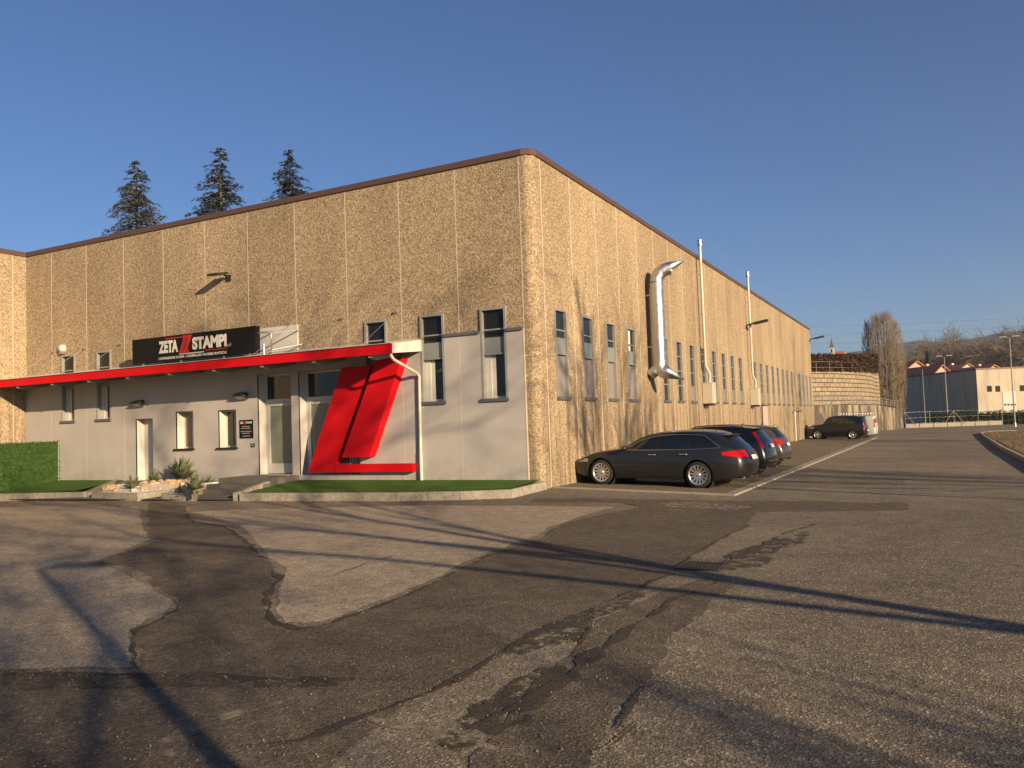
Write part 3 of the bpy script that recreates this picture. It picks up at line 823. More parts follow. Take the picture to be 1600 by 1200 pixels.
b = MB(); b.box(-11.18, -10.15, ty - .006, ty, 4.262, 4.288); b.build("red_line", M_LETR, SG)
b = MB(); b.box(-12.30, -11.19, ty - .006, ty, 4.222, 4.25); b.build("underline", M_LETW, SG)

# small black plaque by the entrance
PL = thing("plaque", "small black company plaque with pale lettering on the wall beside the entrance", "plaque", (-10.42, CY, 1.75))
b = MB(); b.box(-10.71, -10.13, CY - .02, CY, 1.455, 2.045); b.build("plate", M_BLACK, PL)
text_mesh("ZETA", -10.67, -10.54, 1.92, 1.99, CY - .021, M_LETW, "lettering", PL, .04, .003)
text_mesh("STAMPI", -10.42, -10.17, 1.92, 1.99, CY - .021, M_LETW, "lettering", PL, .04, .003)
b = MB(); b.prism([(-10.52, CY - .021, 1.90), (-10.46, CY - .021, 1.90), (-10.42, CY - .021, 2.01), (-10.48, CY - .021, 2.01)], (0, -.003, 0)); b.build("red_emblem", M_LETR, PL)
b = MB()
for z, x0, x1 in ((1.82, -10.6, -10.26), (1.76, -10.64, -10.22), (1.66, -10.66, -10.19), (1.60, -10.6, -10.26), (1.51, -10.58, -10.24)):
    x = x0; rq = random.Random(int(z * 100))
    while x < x1:
        w = rq.uniform(.03, .07); b.box(x, min(x + w, x1), CY - .023, CY - .0205, z, z + .028); x += w + .012
b.build("text_lines", M_LETG, PL)
b = MB(); b.box(-10.21, -10.08, CY - .03, CY, 1.17, 1.28); 
IC = thing("intercom", "tiny dark intercom box on the wall below the plaque", "intercom", (-10.15, CY, 1.2))
b.build("housing", M_DKMET, IC); b = MB(); b.box(-10.165, -10.125, CY - .036, CY - .0305, 1.205, 1.245); b.build("button", M_LETW, IC)

# wall lamps under the canopy
def wall_lamp(x, z, label):
    t0 = thing("wall_lamp", label, "lamp", (x, CY, z), "wall lamps under the canopy")
    b = MB(); b.box(x - .05, x + .05, CY - .06, CY, z - .08, z + .08); b.build("mount", M_DKMET, t0)
    b = MB(); b.prism([(x - .22, CY - .061, z + .11), (x - .22, CY - .30, z + .03), (x - .22, CY - .26, z - .02), (x - .22, CY - .061, z - .12)], (.44, 0, 0)); b.build("housing", M_DKMET, t0)
    b = MB(); b.quad((x - .19, CY - .262, z - .024), (x - .19, CY - .08, z - .118), (x + .19, CY - .08, z - .118), (x + .19, CY - .262, z - .024)); b.build("lens", M_LETW, t0)
wall_lamp(-15.42, 2.79, "wall lamp with angled housing above the service door"); wall_lamp(-10.5, 2.82, "wall lamp with angled housing above the black plaque")

# floodlight high on the front wall
FL = thing("floodlight", "dark flat floodlight on an arm high on the front wall above the sign", "floodlight", (-11.12, 0, 6.72), )
b = MB(); b.box(-11.2, -11.02, -.05, -.002, 6.62, 6.82); b.tube([(-11.12, -.04, 6.74), (-11.13, -.12, 6.78), (-11.14, -.2, 6.80)], .03, 8); b.build("arm", M_DKMET, FL)
b = MB(); b.obox((-11.18, -.42, 6.80), (.22, 0, 0), (0, .24, .05), (0, -.008, .035)); b.build("housing", M_DKMET, FL)
b = MB(); b.obox((-11.18, -.43, 6.757), (.17, 0, 0), (0, .18, .037), (0, 0, .003)); b.build("lens", M_GREYM, FL)
# white round alarm siren and two small junction lamps
SR = thing("alarm_siren", "round white alarm siren above the leftmost canopy window", "siren", (-19.72, 0, 5.04))
b = MB(); b.lathe([(0.001, -.17), (.10, -.165), (.145, -.11), (.15, 0)], (-19.72, 0, 5.04), 'y', 20); b.build("housing", M_WHITE, SR)
b = MB(); b.box(-19.8, -19.64, -.14, -.02, 4.84, 4.895); b.build("bracket", M_STEELD, SR)

# galvanised exhaust duct
DY = 9.62; DX = .42
DU = thing("exhaust_duct", "fat shiny galvanised exhaust duct with two elbows on the side wall", "duct", (0, DY, 3.7))
b = MB(); b.tube([(DX, DY, 4.05), (DX, DY, 6.95)], .245, 28); b.build("riser", M_STEEL, DU)
for z in (4.07, 4.9, 5.95, 6.93):
    b = MB(); b.tube([(DX, DY, z - .02), (DX, DY, z + .02)], .253, 28); b.build("band", M_STEELD, DU)
def mitre(b, path, r, n=24, cut=None):
    b.tube(path, r, n, caps=False, smooth=False)
b = MB(); mitre(b, [(DX, DY, 6.95), (DX + .02, DY + .02, 7.12), (DX + .12, DY + .06, 7.30), (DX + .28, DY + .12, 7.42), (DX + .48, DY + .2, 7.46)], .245); b.build("elbow", M_STEEL, DU)
b = MB()
def cut_spout(b, p0, d, L, r, up, n=24, long_top=True):
    """tube ending in an oblique cut"""
    d = Vector(d).normalized(); p0 = Vector(p0); a = d.cross(Vector(up)).normalized(); u = a.cross(d).normalized()
    vs = []
    for k in range(n):
        an = 2 * math.pi * k / n; c_, s_ = math.cos(an), math.sin(an)
        vs.append(p0 + (a * c_ + u * s_) * r)
    for k in range(n):
        an = 2 * math.pi * k / n; c_, s_ = math.cos(an), math.sin(an)
        vs.append(p0 + (a * c_ + u * s_) * r + d * (L + r * 1.5 * s_))
    for k in range(n):
        vs.append(vs[n + k] * 1 + (p0 + d * (L) - vs[n + k]) * .04 - d * .01)
    for k in range(n): vs.append(vs[k] + (p0 - vs[k]) * .06)
    f = [(k, (k + 1) % n, n + (k + 1) % n, n + k) for k in range(n)] + [(n + k, n + (k + 1) % n, 2 * n + (k + 1) % n, 2 * n + k) for k in range(n)] + [(2 * n + k, 2 * n + (k + 1) % n, 3 * n + (k + 1) % n, 3 * n + k) for k in range(n)]
    b.add(vs, f, 0, True)
cut_spout(b, (DX + .46, DY + .19, 7.46), (.93, .36, .05), .22, .245, (0, 0, 1)); b.build("outlet", M_STEEL, DU)
b = MB(); mitre(b, [(DX, DY, 4.06), (DX, DY, 3.86), (DX + .07, DY, 3.74), (DX + .22, DY + .03, 3.66)], .25); mitre(b, [(DX - .02, DY, 3.9), (DX - .2, DY - .05, 3.72), (DX - .34, DY - .05, 3.6)], .2)
b.build("lower_elbow", M_STEEL, DU)
b = MB(); cut_spout(b, (DX + .18, DY + .02, 3.69), (.72, .12, -.66), .42, .22, (0, 0, 1)); b.build("intake", M_STEEL, DU)
for z in (4.6, 6.5):
    b = MB(); b.box(.0, DX - .2, DY - .03, DY + .03, z, z + .05); b.build("bracket", M_STEELD, DU)

DU.location.z -= .38; DU.location.y -= .22

# boiler boxes with their flues
def boiler(y, ztop, zb0, zb1, label1, label2, seed):
    x = .22
    BX = thing("boiler_box", label1, "boiler box", (x, y, zb0), "beige boiler boxes on the side wall")
    b = MB(); b.box(.02, .45, y - .35, y + .35, zb0, zb1); b.build("cabinet", M_BEIGE, BX)
    b = MB(); b.box(.03, .47, y - .37, y + .37, zb1 + .001, zb1 + .04); b.build("lid", M_BEIGE, BX)
    b = MB(); b.box(.05, .40, y - .3, y + .3, zb0 - .1, zb0 - .002); b.build("base_tray", M_DKMET, BX)
    b = MB()
    for dy in (-.25, .25): b.tube([(.10, y + dy, zb0 - .1), (.10, y + dy, zg(0, y) + .02)], .018, 6)
    b.build("pipes", mat("copper_pipe_%d" % seed, (.30, .19, .11), .5, .5), BX)
    FU = thing("flue_pipe", label2, "flue", (x, y - .35, zb1), "tall flue pipes rising above the roof")
    b = MB(); b.tube([(.30, y - .1, zb1 + .05), (.30, y - .1, zb1 + .45), (.26, y - .3, zb1 + .62), (.22, y - .42, zb1 + .8), (.22, y - .42, ztop)], .06, 10); b.build("pipe", M_PIPEW, FU)
    b = MB(); b.tube([(.22, y - .42, ztop - .02), (.22, y - .42, ztop + .04)], .12, 12); b.tube([(.22, y - .42, ztop + .04), (.22, y - .42, ztop + .2)], .09, 12); b.tube([(.22, y - .42, ztop + .2), (.22, y - .42, ztop + .24)], .115, 12); b.build("cowl", M_STEEL, FU)
    for z in (4.4, 6.2, 8.0):
        b = MB(); b.box(0, .17, y - .44, y - .40, z, z + .04); b.build("clamp", M_STEELD, FU)
boiler(17.35, 9.35, 2.22, 3.12, "beige boiler box on the side wall nearest the parked estate", "tall pale flue pipe nearest the galvanised duct", 1)
boiler(28.0, 9.5, 2.2, 3.12, "beige boiler box farther along the side wall above the pale door", "tall pale flue pipe farther along the side wall", 2)

# white bollard pipes along the side wall
for y, h, arm, lb in ((19.9, 1.25, 0, "short white stand pipe against the side wall behind the cars"), (34.3, 1.25, 0, "short white stand pipe beside the pale steel door"), (42.9, 2.2, 1, "white stand pipe with a short side arm near the hall's far end")):
    t0 = thing("stand_pipe", lb, "pipe", (.15, y, zg(0, y)), "white stand pipes along the wall")
    b = MB(); b.tube([(.15, y, zg(0, y)), (.15, y, zg(0, y) + h - .6 * 0)], .06, 10); b.build("pipe", M_PIPEW, t0)
    b = MB()
    b.tube([(.15, y, zg(0, y) + h), (.15, y, zg(0, y) + h + .05)], .075, 10)
    if arm: b.tube([(.15, y, zg(0, y) + h - .05), (.5, y + .9, zg(0, y) + h)], .04, 6)
    b.build("cap", M_DKMET, t0)
# arm lamps on the side wall
for y, z, lb in ((27.4, 6.75, "dark arm floodlight high on the side wall beside the far flue"), (54.2, 8.0, "dark arm floodlight at the far end of the side wall")):
    t0 = thing("arm_floodlight", lb, "floodlight", (0, y, z), "arm floodlights on the side wall")
    b = MB(); b.tube([(0, y, z - .25), (.12, y, z - .02), (.55, y, z + .04)], .045, 8); b.build("arm", M_DKMET, t0)
    b = MB(); b.obox((.85, y, z + .08), (.38, 0, .06), (0, .2, 0), (-.01, 0, .06)); b.build("housing", M_DKMET, t0)

# ------------------------------------------------------------------ red emblem on the front
ZE = thing("red_emblem_sculpture", "large slanted red letter shaped emblem mounted on the grey front wall", "wall emblem", (-5.7, CY, .4))
def fpoly(b, px, y, back):
    pts = [at(*p, y) for p in px]; pts = [(p.x, y, p.z) for p in pts]
    b.prism(pts, (0, back - y, 0))
b = MB(); fpoly(b, [(481, 738), (534, 574.5), (579, 571.5), (526, 724.5), (520, 738)], -.22, CY - .001)
pts = [at(*p, -.22) for p in [(520.2, 738), (526.2, 724.5), (645, 724), (645, 736)]]
b.build("long_slab", M_RED, ZE)
b = MB(); p0 = at(521, 738, -.22); p1 = at(526.3, 725.5, -.22); p2 = at(645, 736, -.22)
b.prism([(p0.x, -.219, p0.z), (p1.x, -.219, p1.z), (p2.x, -.219, p1.z), (p2.x, -.219, p0.z)], (0, CY + .218, 0)); b.build("foot", M_RED, ZE)
b = MB(); fpoly(b, [(534, 715), (588, 560), (628, 558), (576, 714)], -.36, CY - .001); b.build("short_slab", M_RED, ZE)

# ------------------------------------------------------------------ front garden: turf, kerbs, steps, rockery
KF = [(-.02, .25), (.10, .02), (.0, -1.75), (-1.2, -2.2), (-2.85, -2.55), (-7.75, -2.98)]
def lawn_z(y, yk, zk): return zk + (.12 - zk) * cl(1 - y / yk, 0, 1)
b = MB()
def lawn(b, poly, f):
    b.sheet([(x, y, f(x, y)) for x, y in poly])
lz = lambda x, y: .125 + (y / 2.9) * .14 if y < 0 else .125
lawn(b, [(-.12, -.02), (.0, -.1), (-.12, -1.7), (-1.2, -2.07), (-2.85, -2.42), (-7.65, -2.84), (-8.42, -.05)], lz)
struct(b.build("lawn", M_LAWN))
b = MB()
lawn(b, [(-16.4, -.05), (-14.9, -2.85), (-17.6, -3.75), (-30, -4.4), (-30, -.05)], lambda x, y: .12 + y * .043)
struct(b.build("lawn", M_LAWN))
b = MB(); kerb_line(b, KF[::-1], .15, .205); kerb_line(b, [(-13.9, -3.12), (-17.6, -3.92)][::-1], .15, .22); kerb_line(b, [(-30, -4.6), (-17.6, -3.92)], .15, .22)
kb = b.build("garden_kerb", M_KERB); struct(kb)
# border stones of the paths, running back to the wall
def border(b, p, q, w, z0, z1, base=-.35):
    p = Vector(p); q = Vector(q); d = (q - p); n = max(1, round(d.length / 1.0)); u = d.normalized(); nn = Vector((-u.y, u.x)) * w
    for i in range(n):
        a = p + d * i / n + u * .006; c = p + d * (i + 1) / n - u * .006
        za = z0 + (z1 - z0) * i / n; zc = z0 + (z1 - z0) * (i + 1) / n
        v = [(a.x, a.y, base), (c.x, c.y, base), (c.x + nn.x, c.y + nn.y, base), (a.x + nn.x, a.y + nn.y, base), (a.x, a.y, za), (c.x, c.y, zc), (c.x + nn.x, c.y + nn.y, zc), (a.x + nn.x, a.y + nn.y, za)]
        b.add(v, [(0, 3, 2, 1), (4, 5, 6, 7), (0, 1, 5, 4), (1, 2, 6, 5), (2, 3, 7, 6), (3, 0, 4, 7)])
b = MB(); border(b, (-7.86, -2.95), (-8.6, -.1), .13, -.0, .30); border(b, (-13.95, -3.1), (-16.55, -.1), .13, .0, .15)
struct(b.build("path_kerb", M_KERB, fix=True))
# landing and steps in dark stone
b = MB(); b.box(-10.4, -8.25, -1.25, -.046, -.4, .27); b.box(-10.35, -8.2, -1.75, -1.251, -.4, .12); b.box(-10.2, -8.05, -2.25, -1.751, -.4, .0); b.box(-10.1, -7.95, -2.75, -2.251, -.4, -.12)
struct(b.build("entrance_steps", M_STEP))
b = MB(); b.sheet([(-17.6, -3.85, -.20), (-7.9, -3.0, -.19), (-8.3, -1.0, -.02), (-8.5, -.046, .1), (-17, -.046, .1)]); struct(b.build("garden_path", M_STEP))
# rockery beds
def bed(name, poly, zf, zb, m):
    b = MB(); n = len(poly)
    mid = Vector((sum(p[0] for p in poly) / n, sum(p[1] for p in poly) / n))
    ymin = min(p[1] for p in poly); ymax = max(p[1] for p in poly)
    Z = lambda x, y: zf + (zb - zf) * (y - ymin) / (ymax - ymin)
    for i in range(n):
        a = poly[i]; c = poly[(i + 1) % n]
        ai = mid + (Vector(a) - mid) * .90; ci = mid + (Vector(c) - mid) * .90
        for (q0, q1, q2, q3) in [(0, 0, 0, 0)]:
            b.add([(a[0], a[1], -.35), (c[0], c[1], -.35), (c[0], c[1], Z(*c)), (a[0], a[1], Z(*a)), (ci.x, ci.y, Z(*c)), (ai.x, ai.y, Z(*a)), (ci.x, ci.y, Z(*c) - .1), (ai.x, ai.y, Z(*a) - .1)],
                  [(0, 1, 2, 3), (3, 2, 4, 5), (5, 4, 6, 7)])
    return b, Z, mid
def rocks(parent, poly_mid, spots, m, seed):
    rr = random.Random(seed)
    b = MB()
    for i, (x, y, z, r) in enumerate(spots):
        b.ball((x, y, z), r, 9, 0, .22, seed * 100 + i, (1, 1, .7))
    return b
BEDS = [("near", [gp(143, 781), gp(215, 783), (-10.95, -2.2), (-12.0, -.5), (-14.0, -.4), (-14.3, -2.0)], "raised rockery bed with pale stones at the left beside the artificial lawn"),
        ("steps", [gp(252, 782), gp(308, 783), (-9.75, -2.6), (-10.2, -1.9), (-10.9, -2.2)], "small raised rockery bed beside the entrance steps")]
for i, (nm, poly, lb) in enumerate(BEDS):
    pts = poly; mid = Vector((sum(p[0] for p in pts) / len(pts), sum(p[1] for p in pts) / len(pts)))
    t0 = thing("rockery_bed", lb, "rockery", (mid.x, mid.y, -.25), "raised rockery beds")
    ar = sum(pts[k][0] * pts[(k + 1) % len(pts)][1] - pts[(k + 1) % len(pts)][0] * pts[k][1] for k in range(len(pts)))
    if ar < 0: pts = pts[::-1]
    b, Z, mid = bed(nm, pts, -.02, .10 if i == 0 else .06, M_KERB)
    b.build("stone_border", M_KERB, t0, fix=True)
    b = MB()
    inn = [mid + (Vector(p) - mid) * .905 for p in pts]
    # heaped gravel surface
    ring = [(p.x, p.y, Z(p.x, p.y) - .04) for p in inn]; r2 = [(mid.x + (p.x - mid.x) * .55, mid.y + (p.y - mid.y) * .55, Z(mid.x, mid.y) + .10) for p in inn]
    n = len(inn)
    b.add(ring + r2 + [(mid.x, mid.y, Z(mid.x, mid.y) + .14)], [(k, (k + 1) % n, n + (k + 1) % n, n + k) for k in range(n)] + [(n + k, n + (k + 1) % n, 2 * n) for k in range(n)], 0, True)
    b.build("gravel", M_CHIP, t0)
    rr = random.Random(40 + i)
    for q, mm in ((0, M_ROCKW), (1, M_ROCKO)):
        for k in range(30 if i == 0 else 14):
            b = MB()
            f = rr.random() ** .5 * .85; e = rr.randrange(n); w_ = rr.random()
            pp = inn[e] * (1 - w_) + inn[(e + 1) % n] * w_; p = mid + (pp - mid) * f
            b.ball((p.x, p.y, Z(p.x, p.y) + .12 * (1 - f) + .02), rr.uniform(.04, .14), 9, 0, .22, 7 * k + q, (1, 1, .75))
            b.build("rock", mm, t0)
b = MB(); PB = G(172, 766, .2)
b.ball((PB.x, PB.y, .02), .24, 12, 0, .12, 5, (1.2, 1, .7)); tag(b.build("boulder", M_ROCKO, fix=True), "rounded orange boulder at the left end of the rockery", "boulder")
# low white planter beside the steps
PT = thing("planter", "low pale stone planter between the rockery and the entrance steps", "planter", (-10.4, -1.2, 0))
b = MB(); b.box(-11.3, -10.42, -1.75, -1.60, -.3, .16); b.box(-10.57, -10.42, -1.6, -.6, -.3, .16); b.build("stone_border", M_WHITE, PT)
b = MB(); b.box(-11.3, -10.571, -1.599, -.6, -.3, .08); b.build("soil", M_CHIP, PT)

def yucca(x, y, z, r, n, label, seed, kind="yucca"):
    n = int(n * .55)
    t0 = thing(kind, label, "plant", (x, y, z), "spiky plants in the rockery")
    rr = random.Random(seed); b = MB()
    for i in range(n):
        a = rr.uniform(0, 6.28); el = R(rr.uniform(12, 82)); L = r * rr.uniform(.7, 1.05); w = r * .062
        d = Vector((math.cos(a) * math.cos(el), math.sin(a) * math.cos(el), math.sin(el))); s_ = Vector((-math.sin(a), math.cos(a), 0)) * w
        p0 = Vector((x, y, z + .03)); p1 = p0 + d * L * .5; p2 = p0 + d * L - Vector((0, 0, L * .12 * math.cos(el)))
        b.add([p0 - s_ * .6, p0 + s_ * .6, p1 + s_, p1 - s_, p2], [(0, 1, 2, 3), (3, 2, 4)])
    b.build("leaves", M_YUC, t0)
    b = MB(); b.tube([(x, y, z - .1), (x, y, z + .08)], r * .09, 7); b.build("stem", M_BARK, t0)
def gp3(px, py, dz): P = G(px, py, dz); return P
for (px, py, dz, r, n, lb, sd) in ((208, 766, .25, .52, 90, "leftmost spiky yucca in the rockery", 1), (241, 756, .25, .55, 90, "spiky yucca growing in front of the pale side door", 2),
                                   (283, 750, .3, .86, 150, "largest spiky yucca standing in the middle of the rockery", 3), (304, 768, .3, .62, 110, "spiky yucca in the small bed beside the steps", 4),
                                   (280, 771, .2, .3, 60, "smallest spiky tuft at the front left of the small bed", 5)):
    P = gp3(px, py, dz); yucca(P.x, P.y, P.z, r, n, lb, sd)
yucca(-10.95, -1.1, .08, .33, 60, "little green tuft in the pale planter by the steps", 6)

# artificial hedge screen on the left
HP = [Vector((-19.9, -.12)), Vector((-16.0, -3.5)), Vector((-17.9, -3.75)), Vector((-26, -4.2))]
HP = [Vector((-19.9, -.12)), Vector((G(-6, 771, .2).x, G(-6, 771, .2).y)), ]
HP.append(HP[1] + Vector((-8, -.6)))
HE = thing("artificial_hedge", "bright green artificial hedge screen standing on the turf at the left edge", "hedge", (HP[1].x, HP[1].y, 0))
b = MB(); rr = random.Random(9)
for p, q in ((HP[0], HP[1]), (HP[1], HP[2])):
    d = q - p; u = d.normalized(); nn = Vector((u.y, -u.x))
    if nn.dot(Vector((CAM.x, CAM.y)) - p) < 0: nn = -nn
    L = d.length
    core = MB()
    a = p - nn * .06; c = q - nn * .06
    b.add([(p.x - nn.x * .12, p.y - nn.y * .12, 0), (q.x - nn.x * .12, q.y - nn.y * .12, 0), (q.x - nn.x * .12, q.y - nn.y * .12, 1.56), (p.x - nn.x * .12, p.y - nn.y * .12, 1.56), (p.x, p.y, 0), (q.x, q.y, 0), (q.x, q.y, 1.56), (p.x, p.y, 1.56)],
          [(0, 3, 2, 1), (4, 5, 6, 7), (3, 7, 6, 2), (0, 4, 7, 3), (1, 2, 6, 5)])
    for i in range(int(L * 2600)):
        s_ = rr.random() * L; z = rr.uniform(-.05, 1.6); P = p + u * s_ + nn * rr.uniform(0, .05)
        l_ = rr.uniform(.04, .09) * (1.8 if rr.random() < .08 else 1); dr_ = Vector((u.x * rr.uniform(-.7, .7) + nn.x * rr.uniform(.2, 1), u.y * rr.uniform(-.7, .7) + nn.y * rr.uniform(.2, 1), rr.uniform(-1, .5))).normalized()
        w_ = Vector((u.x, u.y, rr.uniform(-.4, .4))) * .012
        o_ = Vector((P.x, P.y, z)); b.add([o_ - w_, o_ + w_, o_ + dr_ * l_], [(0, 1, 2)])
b.build("foliage", M_SCREEN, HE)
b = MB(); b.tube([(HP[0].x, HP[0].y + .0, 0), (HP[0].x, HP[0].y, 1.5)], .03, 8); b.build("post", M_STEELD, HE)

# ------------------------------------------------------------------ cars
M_TYRE = mat("tyre", (.015, .015, .015), .85)
M_RIM = mat("alloy_rim", (.62, .60, .58), .3, .85)
M_WELL = mat("wheel_well", (.006, .006, .006), .9)
M_CGL = mat("car_glass", (.010, .013, .013), .03, spec=.8)
M_CHR = mat("chrome", (.75, .75, .75), .15, 1)
M_TAIL = mat("tail_light_red", (.62, .004, .004), .3, spec=.3, coat=.1)
M_TAILW = mat("clear_light", (.6, .58, .55), .12, spec=.8)
M_PLATE = mat("number_plate", (.78, .76, .70), .5)
M_PLB = mat("plate_blue_band", (.02, .06, .3), .5)
M_TRIM = mat("black_plastic_trim", (.014, .014, .014), .5)
def interp(pts, x):
    if x <= pts[0][0]: return pts[0][1]
    for i in range(len(pts) - 1):
        x0, y0 = pts[i]; x1, y1 = pts[i + 1]
        if x <= x1:
            t_ = (x - x0) / (x1 - x0)
            m0 = (y1 - y0) / (x1 - x0) if i == 0 else (y1 - pts[i - 1][1]) / (x1 - pts[i - 1][0])
            m1 = (y1 - y0) / (x1 - x0) if i + 2 >= len(pts) else (pts[i + 2][1] - y0) / (pts[i + 2][0] - x0)
            h = x1 - x0; a = t_ * t_; b_ = a * t_
            return (2 * b_ - 3 * a + 1) * y0 + (b_ - 2 * a + t_) * h * m0 + (3 * a - 2 * b_) * y1 + (b_ - a) * h * m1
    return pts[-1][1]
def lin(pts, x):
    if x <= pts[0][0]: return pts[0][1]
    for (x0, y0), (x1, y1) in zip(pts, pts[1:]):
        if x <= x1: return y0 + (y1 - y0) * (x - x0) / (x1 - x0)
    return pts[-1][1]
def make_car(name, label, sp, paint):
    L = sp['L']; Wd = sp['W']; wr = sp['wr']; ws = sp['wheels']
    T = thing(name, label, "car", (0, 0, 0))
    H = lambda x: interp(sp['roof'], x)
    B = lambda x: min(interp(sp['belt'], x), H(x) - .03)
    def wd(x):
        w = Wd
        if x < .9: w *= 1 - .26 * ((.9 - x) / .9) ** 2.2
        if x > L - .7: w *= 1 - sp.get('rt', .12) * ((x - L + .7) / .7) ** 2.4
        return w
    def xoff(x, z):
        o_ = 0
        if x < .7: o_ += lin(sp['nose'], z) * ((.7 - x) / .7)
        R0 = 1.0
        if x > L - R0: o_ += lin(sp['tail'], z) * ((x - L + R0) / R0)
        return o_
    def low(z):
        return lin([(.18, .90), (.30, .965), (.45, .985), (.62, 1.0), (.78, .99), (1.0, .955), (1.2, .94)], z)
    AR = wr + .055
    def zb(x):
        z = .20 + (.06 * cl((.5 - x) / .5, 0, 1)) + .12 * cl((x - L + .55) / .55, 0, 1)
        for c in ws:
            d = abs(x - c)
            if d < AR: z = max(z, wr + math.sqrt(AR * AR - d * d))
        return z
    def gfac(x): return cl((H(x) - B(x) - .06) / .30, 0, 1)
    tum = sp.get('tum', .20)
    def upper(x, t):
        """y, z above the belt line, t 0..1"""
        h = H(x); bl = B(x); w = wd(x) * low(bl); g = gfac(x); g = g * g * (3 - 2 * g)
        hs = h - .085
        if t < .6:
            f = t / .6; y1 = w * (1 - tum * f ** 1.15); z1 = bl + (hs - bl) * f
        else:
            q = (t - .6) / .4 * math.pi / 2; y1 = w * (1 - tum) * math.cos(q) ** .75 if q < 1.57 else 0; z1 = hs + .085 * math.sin(q) ** .8
        q = t * math.pi / 2; y0 = w * math.cos(q) ** .8 if t < .999 else 0; z0 = bl + (h - bl) * math.sin(q) ** .7
        return y0 + (y1 - y0) * g, z0 + (z1 - z0) * g
    NU, NL = 16, 9
    def ring(x):
        out = []
        z0 = zb(x); bl = B(x)
        for i in range(NL + 1):
            z = z0 + (bl - z0) * i / NL; out.append((wd(x) * low(z), z))
        for i in range(1, NU + 1): out.append(upper(x, i / NU))
        out[-1] = (0, out[-1][1])
        return out
    xs_ = set([L * i / 60 for i in range(61)])
    for c in ws:
        for i in range(-13, 14): xs_.add(c + AR * math.sin(i / 13 * math.pi / 2))
    xs_ = sorted(x for x in xs_ if 0 <= x <= L)
    b = MB(); rings = []
    for x in xs_:
        r = ring(x); rings.append([(x + xoff(x, z), y, z) for y, z in r])
    n = len(rings[0])
    V = []
    for r in rings:
        V += [(p[0], -p[1], p[2]) for p in r] + [(p[0], p[1], p[2]) for p in r[-2::-1]]
    m_ = 2 * n - 1
    F = []
    for i in range(len(rings) - 1):
        for k in range(m_ - 1):
            F.append((i * m_ + k, (i + 1) * m_ + k, (i + 1) * m_ + k + 1, i * m_ + k + 1))
    b.add(V, F, 0, True)
    # end caps with plan bulge
    NB = 10
    for e, bul in ((0, -.16), (len(rings) - 1, sp.get('bul', .10))):
        r = rings[e]; V = []; F = []
        for p in r[:-1]:
            for j in range(NB + 1):
                s_ = -1 + 2 * j / NB; V.append((p[0] + bul * (1 - abs(s_) ** 2.2), p[1] * s_, p[2]))
        for k in range(len(r) - 2):
            for j in range(NB):
                a = k * (NB + 1) + j; F.append((a, a + 1, a + NB + 2, a + NB + 1))
        b.add(V, F, 0, True)
        # close to the roof point
        k = len(r) - 2; top = r[-1]; base = [V[k * (NB + 1) + j] for j in range(NB + 1)]
        b.add(base + [(top[0] + bul * .6, 0, top[2])], [(j, j + 1, NB + 1) for j in range(NB)], 0, True)
    body = b.build("body", paint, T, fix=True)
    # floor
    b = MB(); b.box(.25, L - .25, -Wd * .82, Wd * .82, .22, .34); b.build("floor_pan", M_WELL, T)
    for c in ws:
        b = MB(); b.lathe([(AR + .02, -Wd * .93), (AR + .02, Wd * .93)], (c, 0, wr), 'y', 28)
        b.box(c - .3, c + .3, -Wd * .6, Wd * .6, .25, wr + .35)
        b.build("wheel_well", M_WELL, T)
    # side surface helper for glass
    def sidept(x, z, off):
        bl = B(x); hs = H(x) - .085; f = cl((z - bl) / max(.01, hs - bl), 0, 1.2); w = wd(x) * low(bl)
        y = w * (1 - tum * f ** 1.15)
        if z < bl: y = wd(x) * low(z)
        return y + off
    def side_panel(x0, x1, lo, hi, sgn, off, n=24, nz=6):
        V = []; F = []
        for i in range(n + 1):
            x = x0 + (x1 - x0) * i / n; a = lo(x); c = max(a, hi(x))
            for j in range(nz + 1):
                z = a + (c - a) * j / nz
                V.append((x + xoff(x, z), sgn * sidept(x, z, off), z))
        for i in range(n):
            for j in range(nz):
                q = (i * (nz + 1) + j, (i + 1) * (nz + 1) + j, (i + 1) * (nz + 1) + j + 1, i * (nz + 1) + j + 1)
                F.append(q if sgn < 0 else q[::-1])
        return V, F
    for sgn in (-1, 1):
        for (x0, x1) in sp['glass']:
            b = MB(); lo = lambda x: B(x) + .025
            hi = lambda x: max(lo(x) + .002, min(H(x) - .125, lin(sp['gtop'], x)))
            V, F = side_panel(x0, x1, lo, hi, sgn, .006); b.add(V, F, 0, True); b.build("side_window", M_CGL, T)
        # bright trim round the glass
        if sp.get('chrome'):
            g0, g1 = sp['glass'][0][0], sp['glass'][-1][1]
            pth = []
            for i in range(41):
                x = g0 + (g1 - g0) * i / 40; z = max(B(x) + .03, min(H(x) - .118, lin(sp['gtop'], x) + .007)); pth.append((x + xoff(x, z), sgn * (sidept(x, z, .008)), z))
            lowp = []
            for i in range(41):
                x = g0 + (g1 - g0) * i / 40; z = B(x) + .018; lowp.append((x + xoff(x, z), sgn * (sidept(x, z, .008)), z))
            b = MB(); b.tube(pth, .010, 5, caps=False); b.tube(lowp, .010, 5, caps=False); b.build("window_trim", M_CHR, T)
        for hx in sp['handles']:
            z = B(hx) - .11; y = sidept(hx, z, 0)
            b = MB(); b.tube([(hx - .10, sgn * (y - .005), z), (hx - .08, sgn * (y + .028), z + .004), (hx + .08, sgn * (y + .028), z + .008), (hx + .10, sgn * (y - .005), z + .008)], .016, 6); b.build("door_handle", M_CHR if sp.get('chrome') else paint, T)
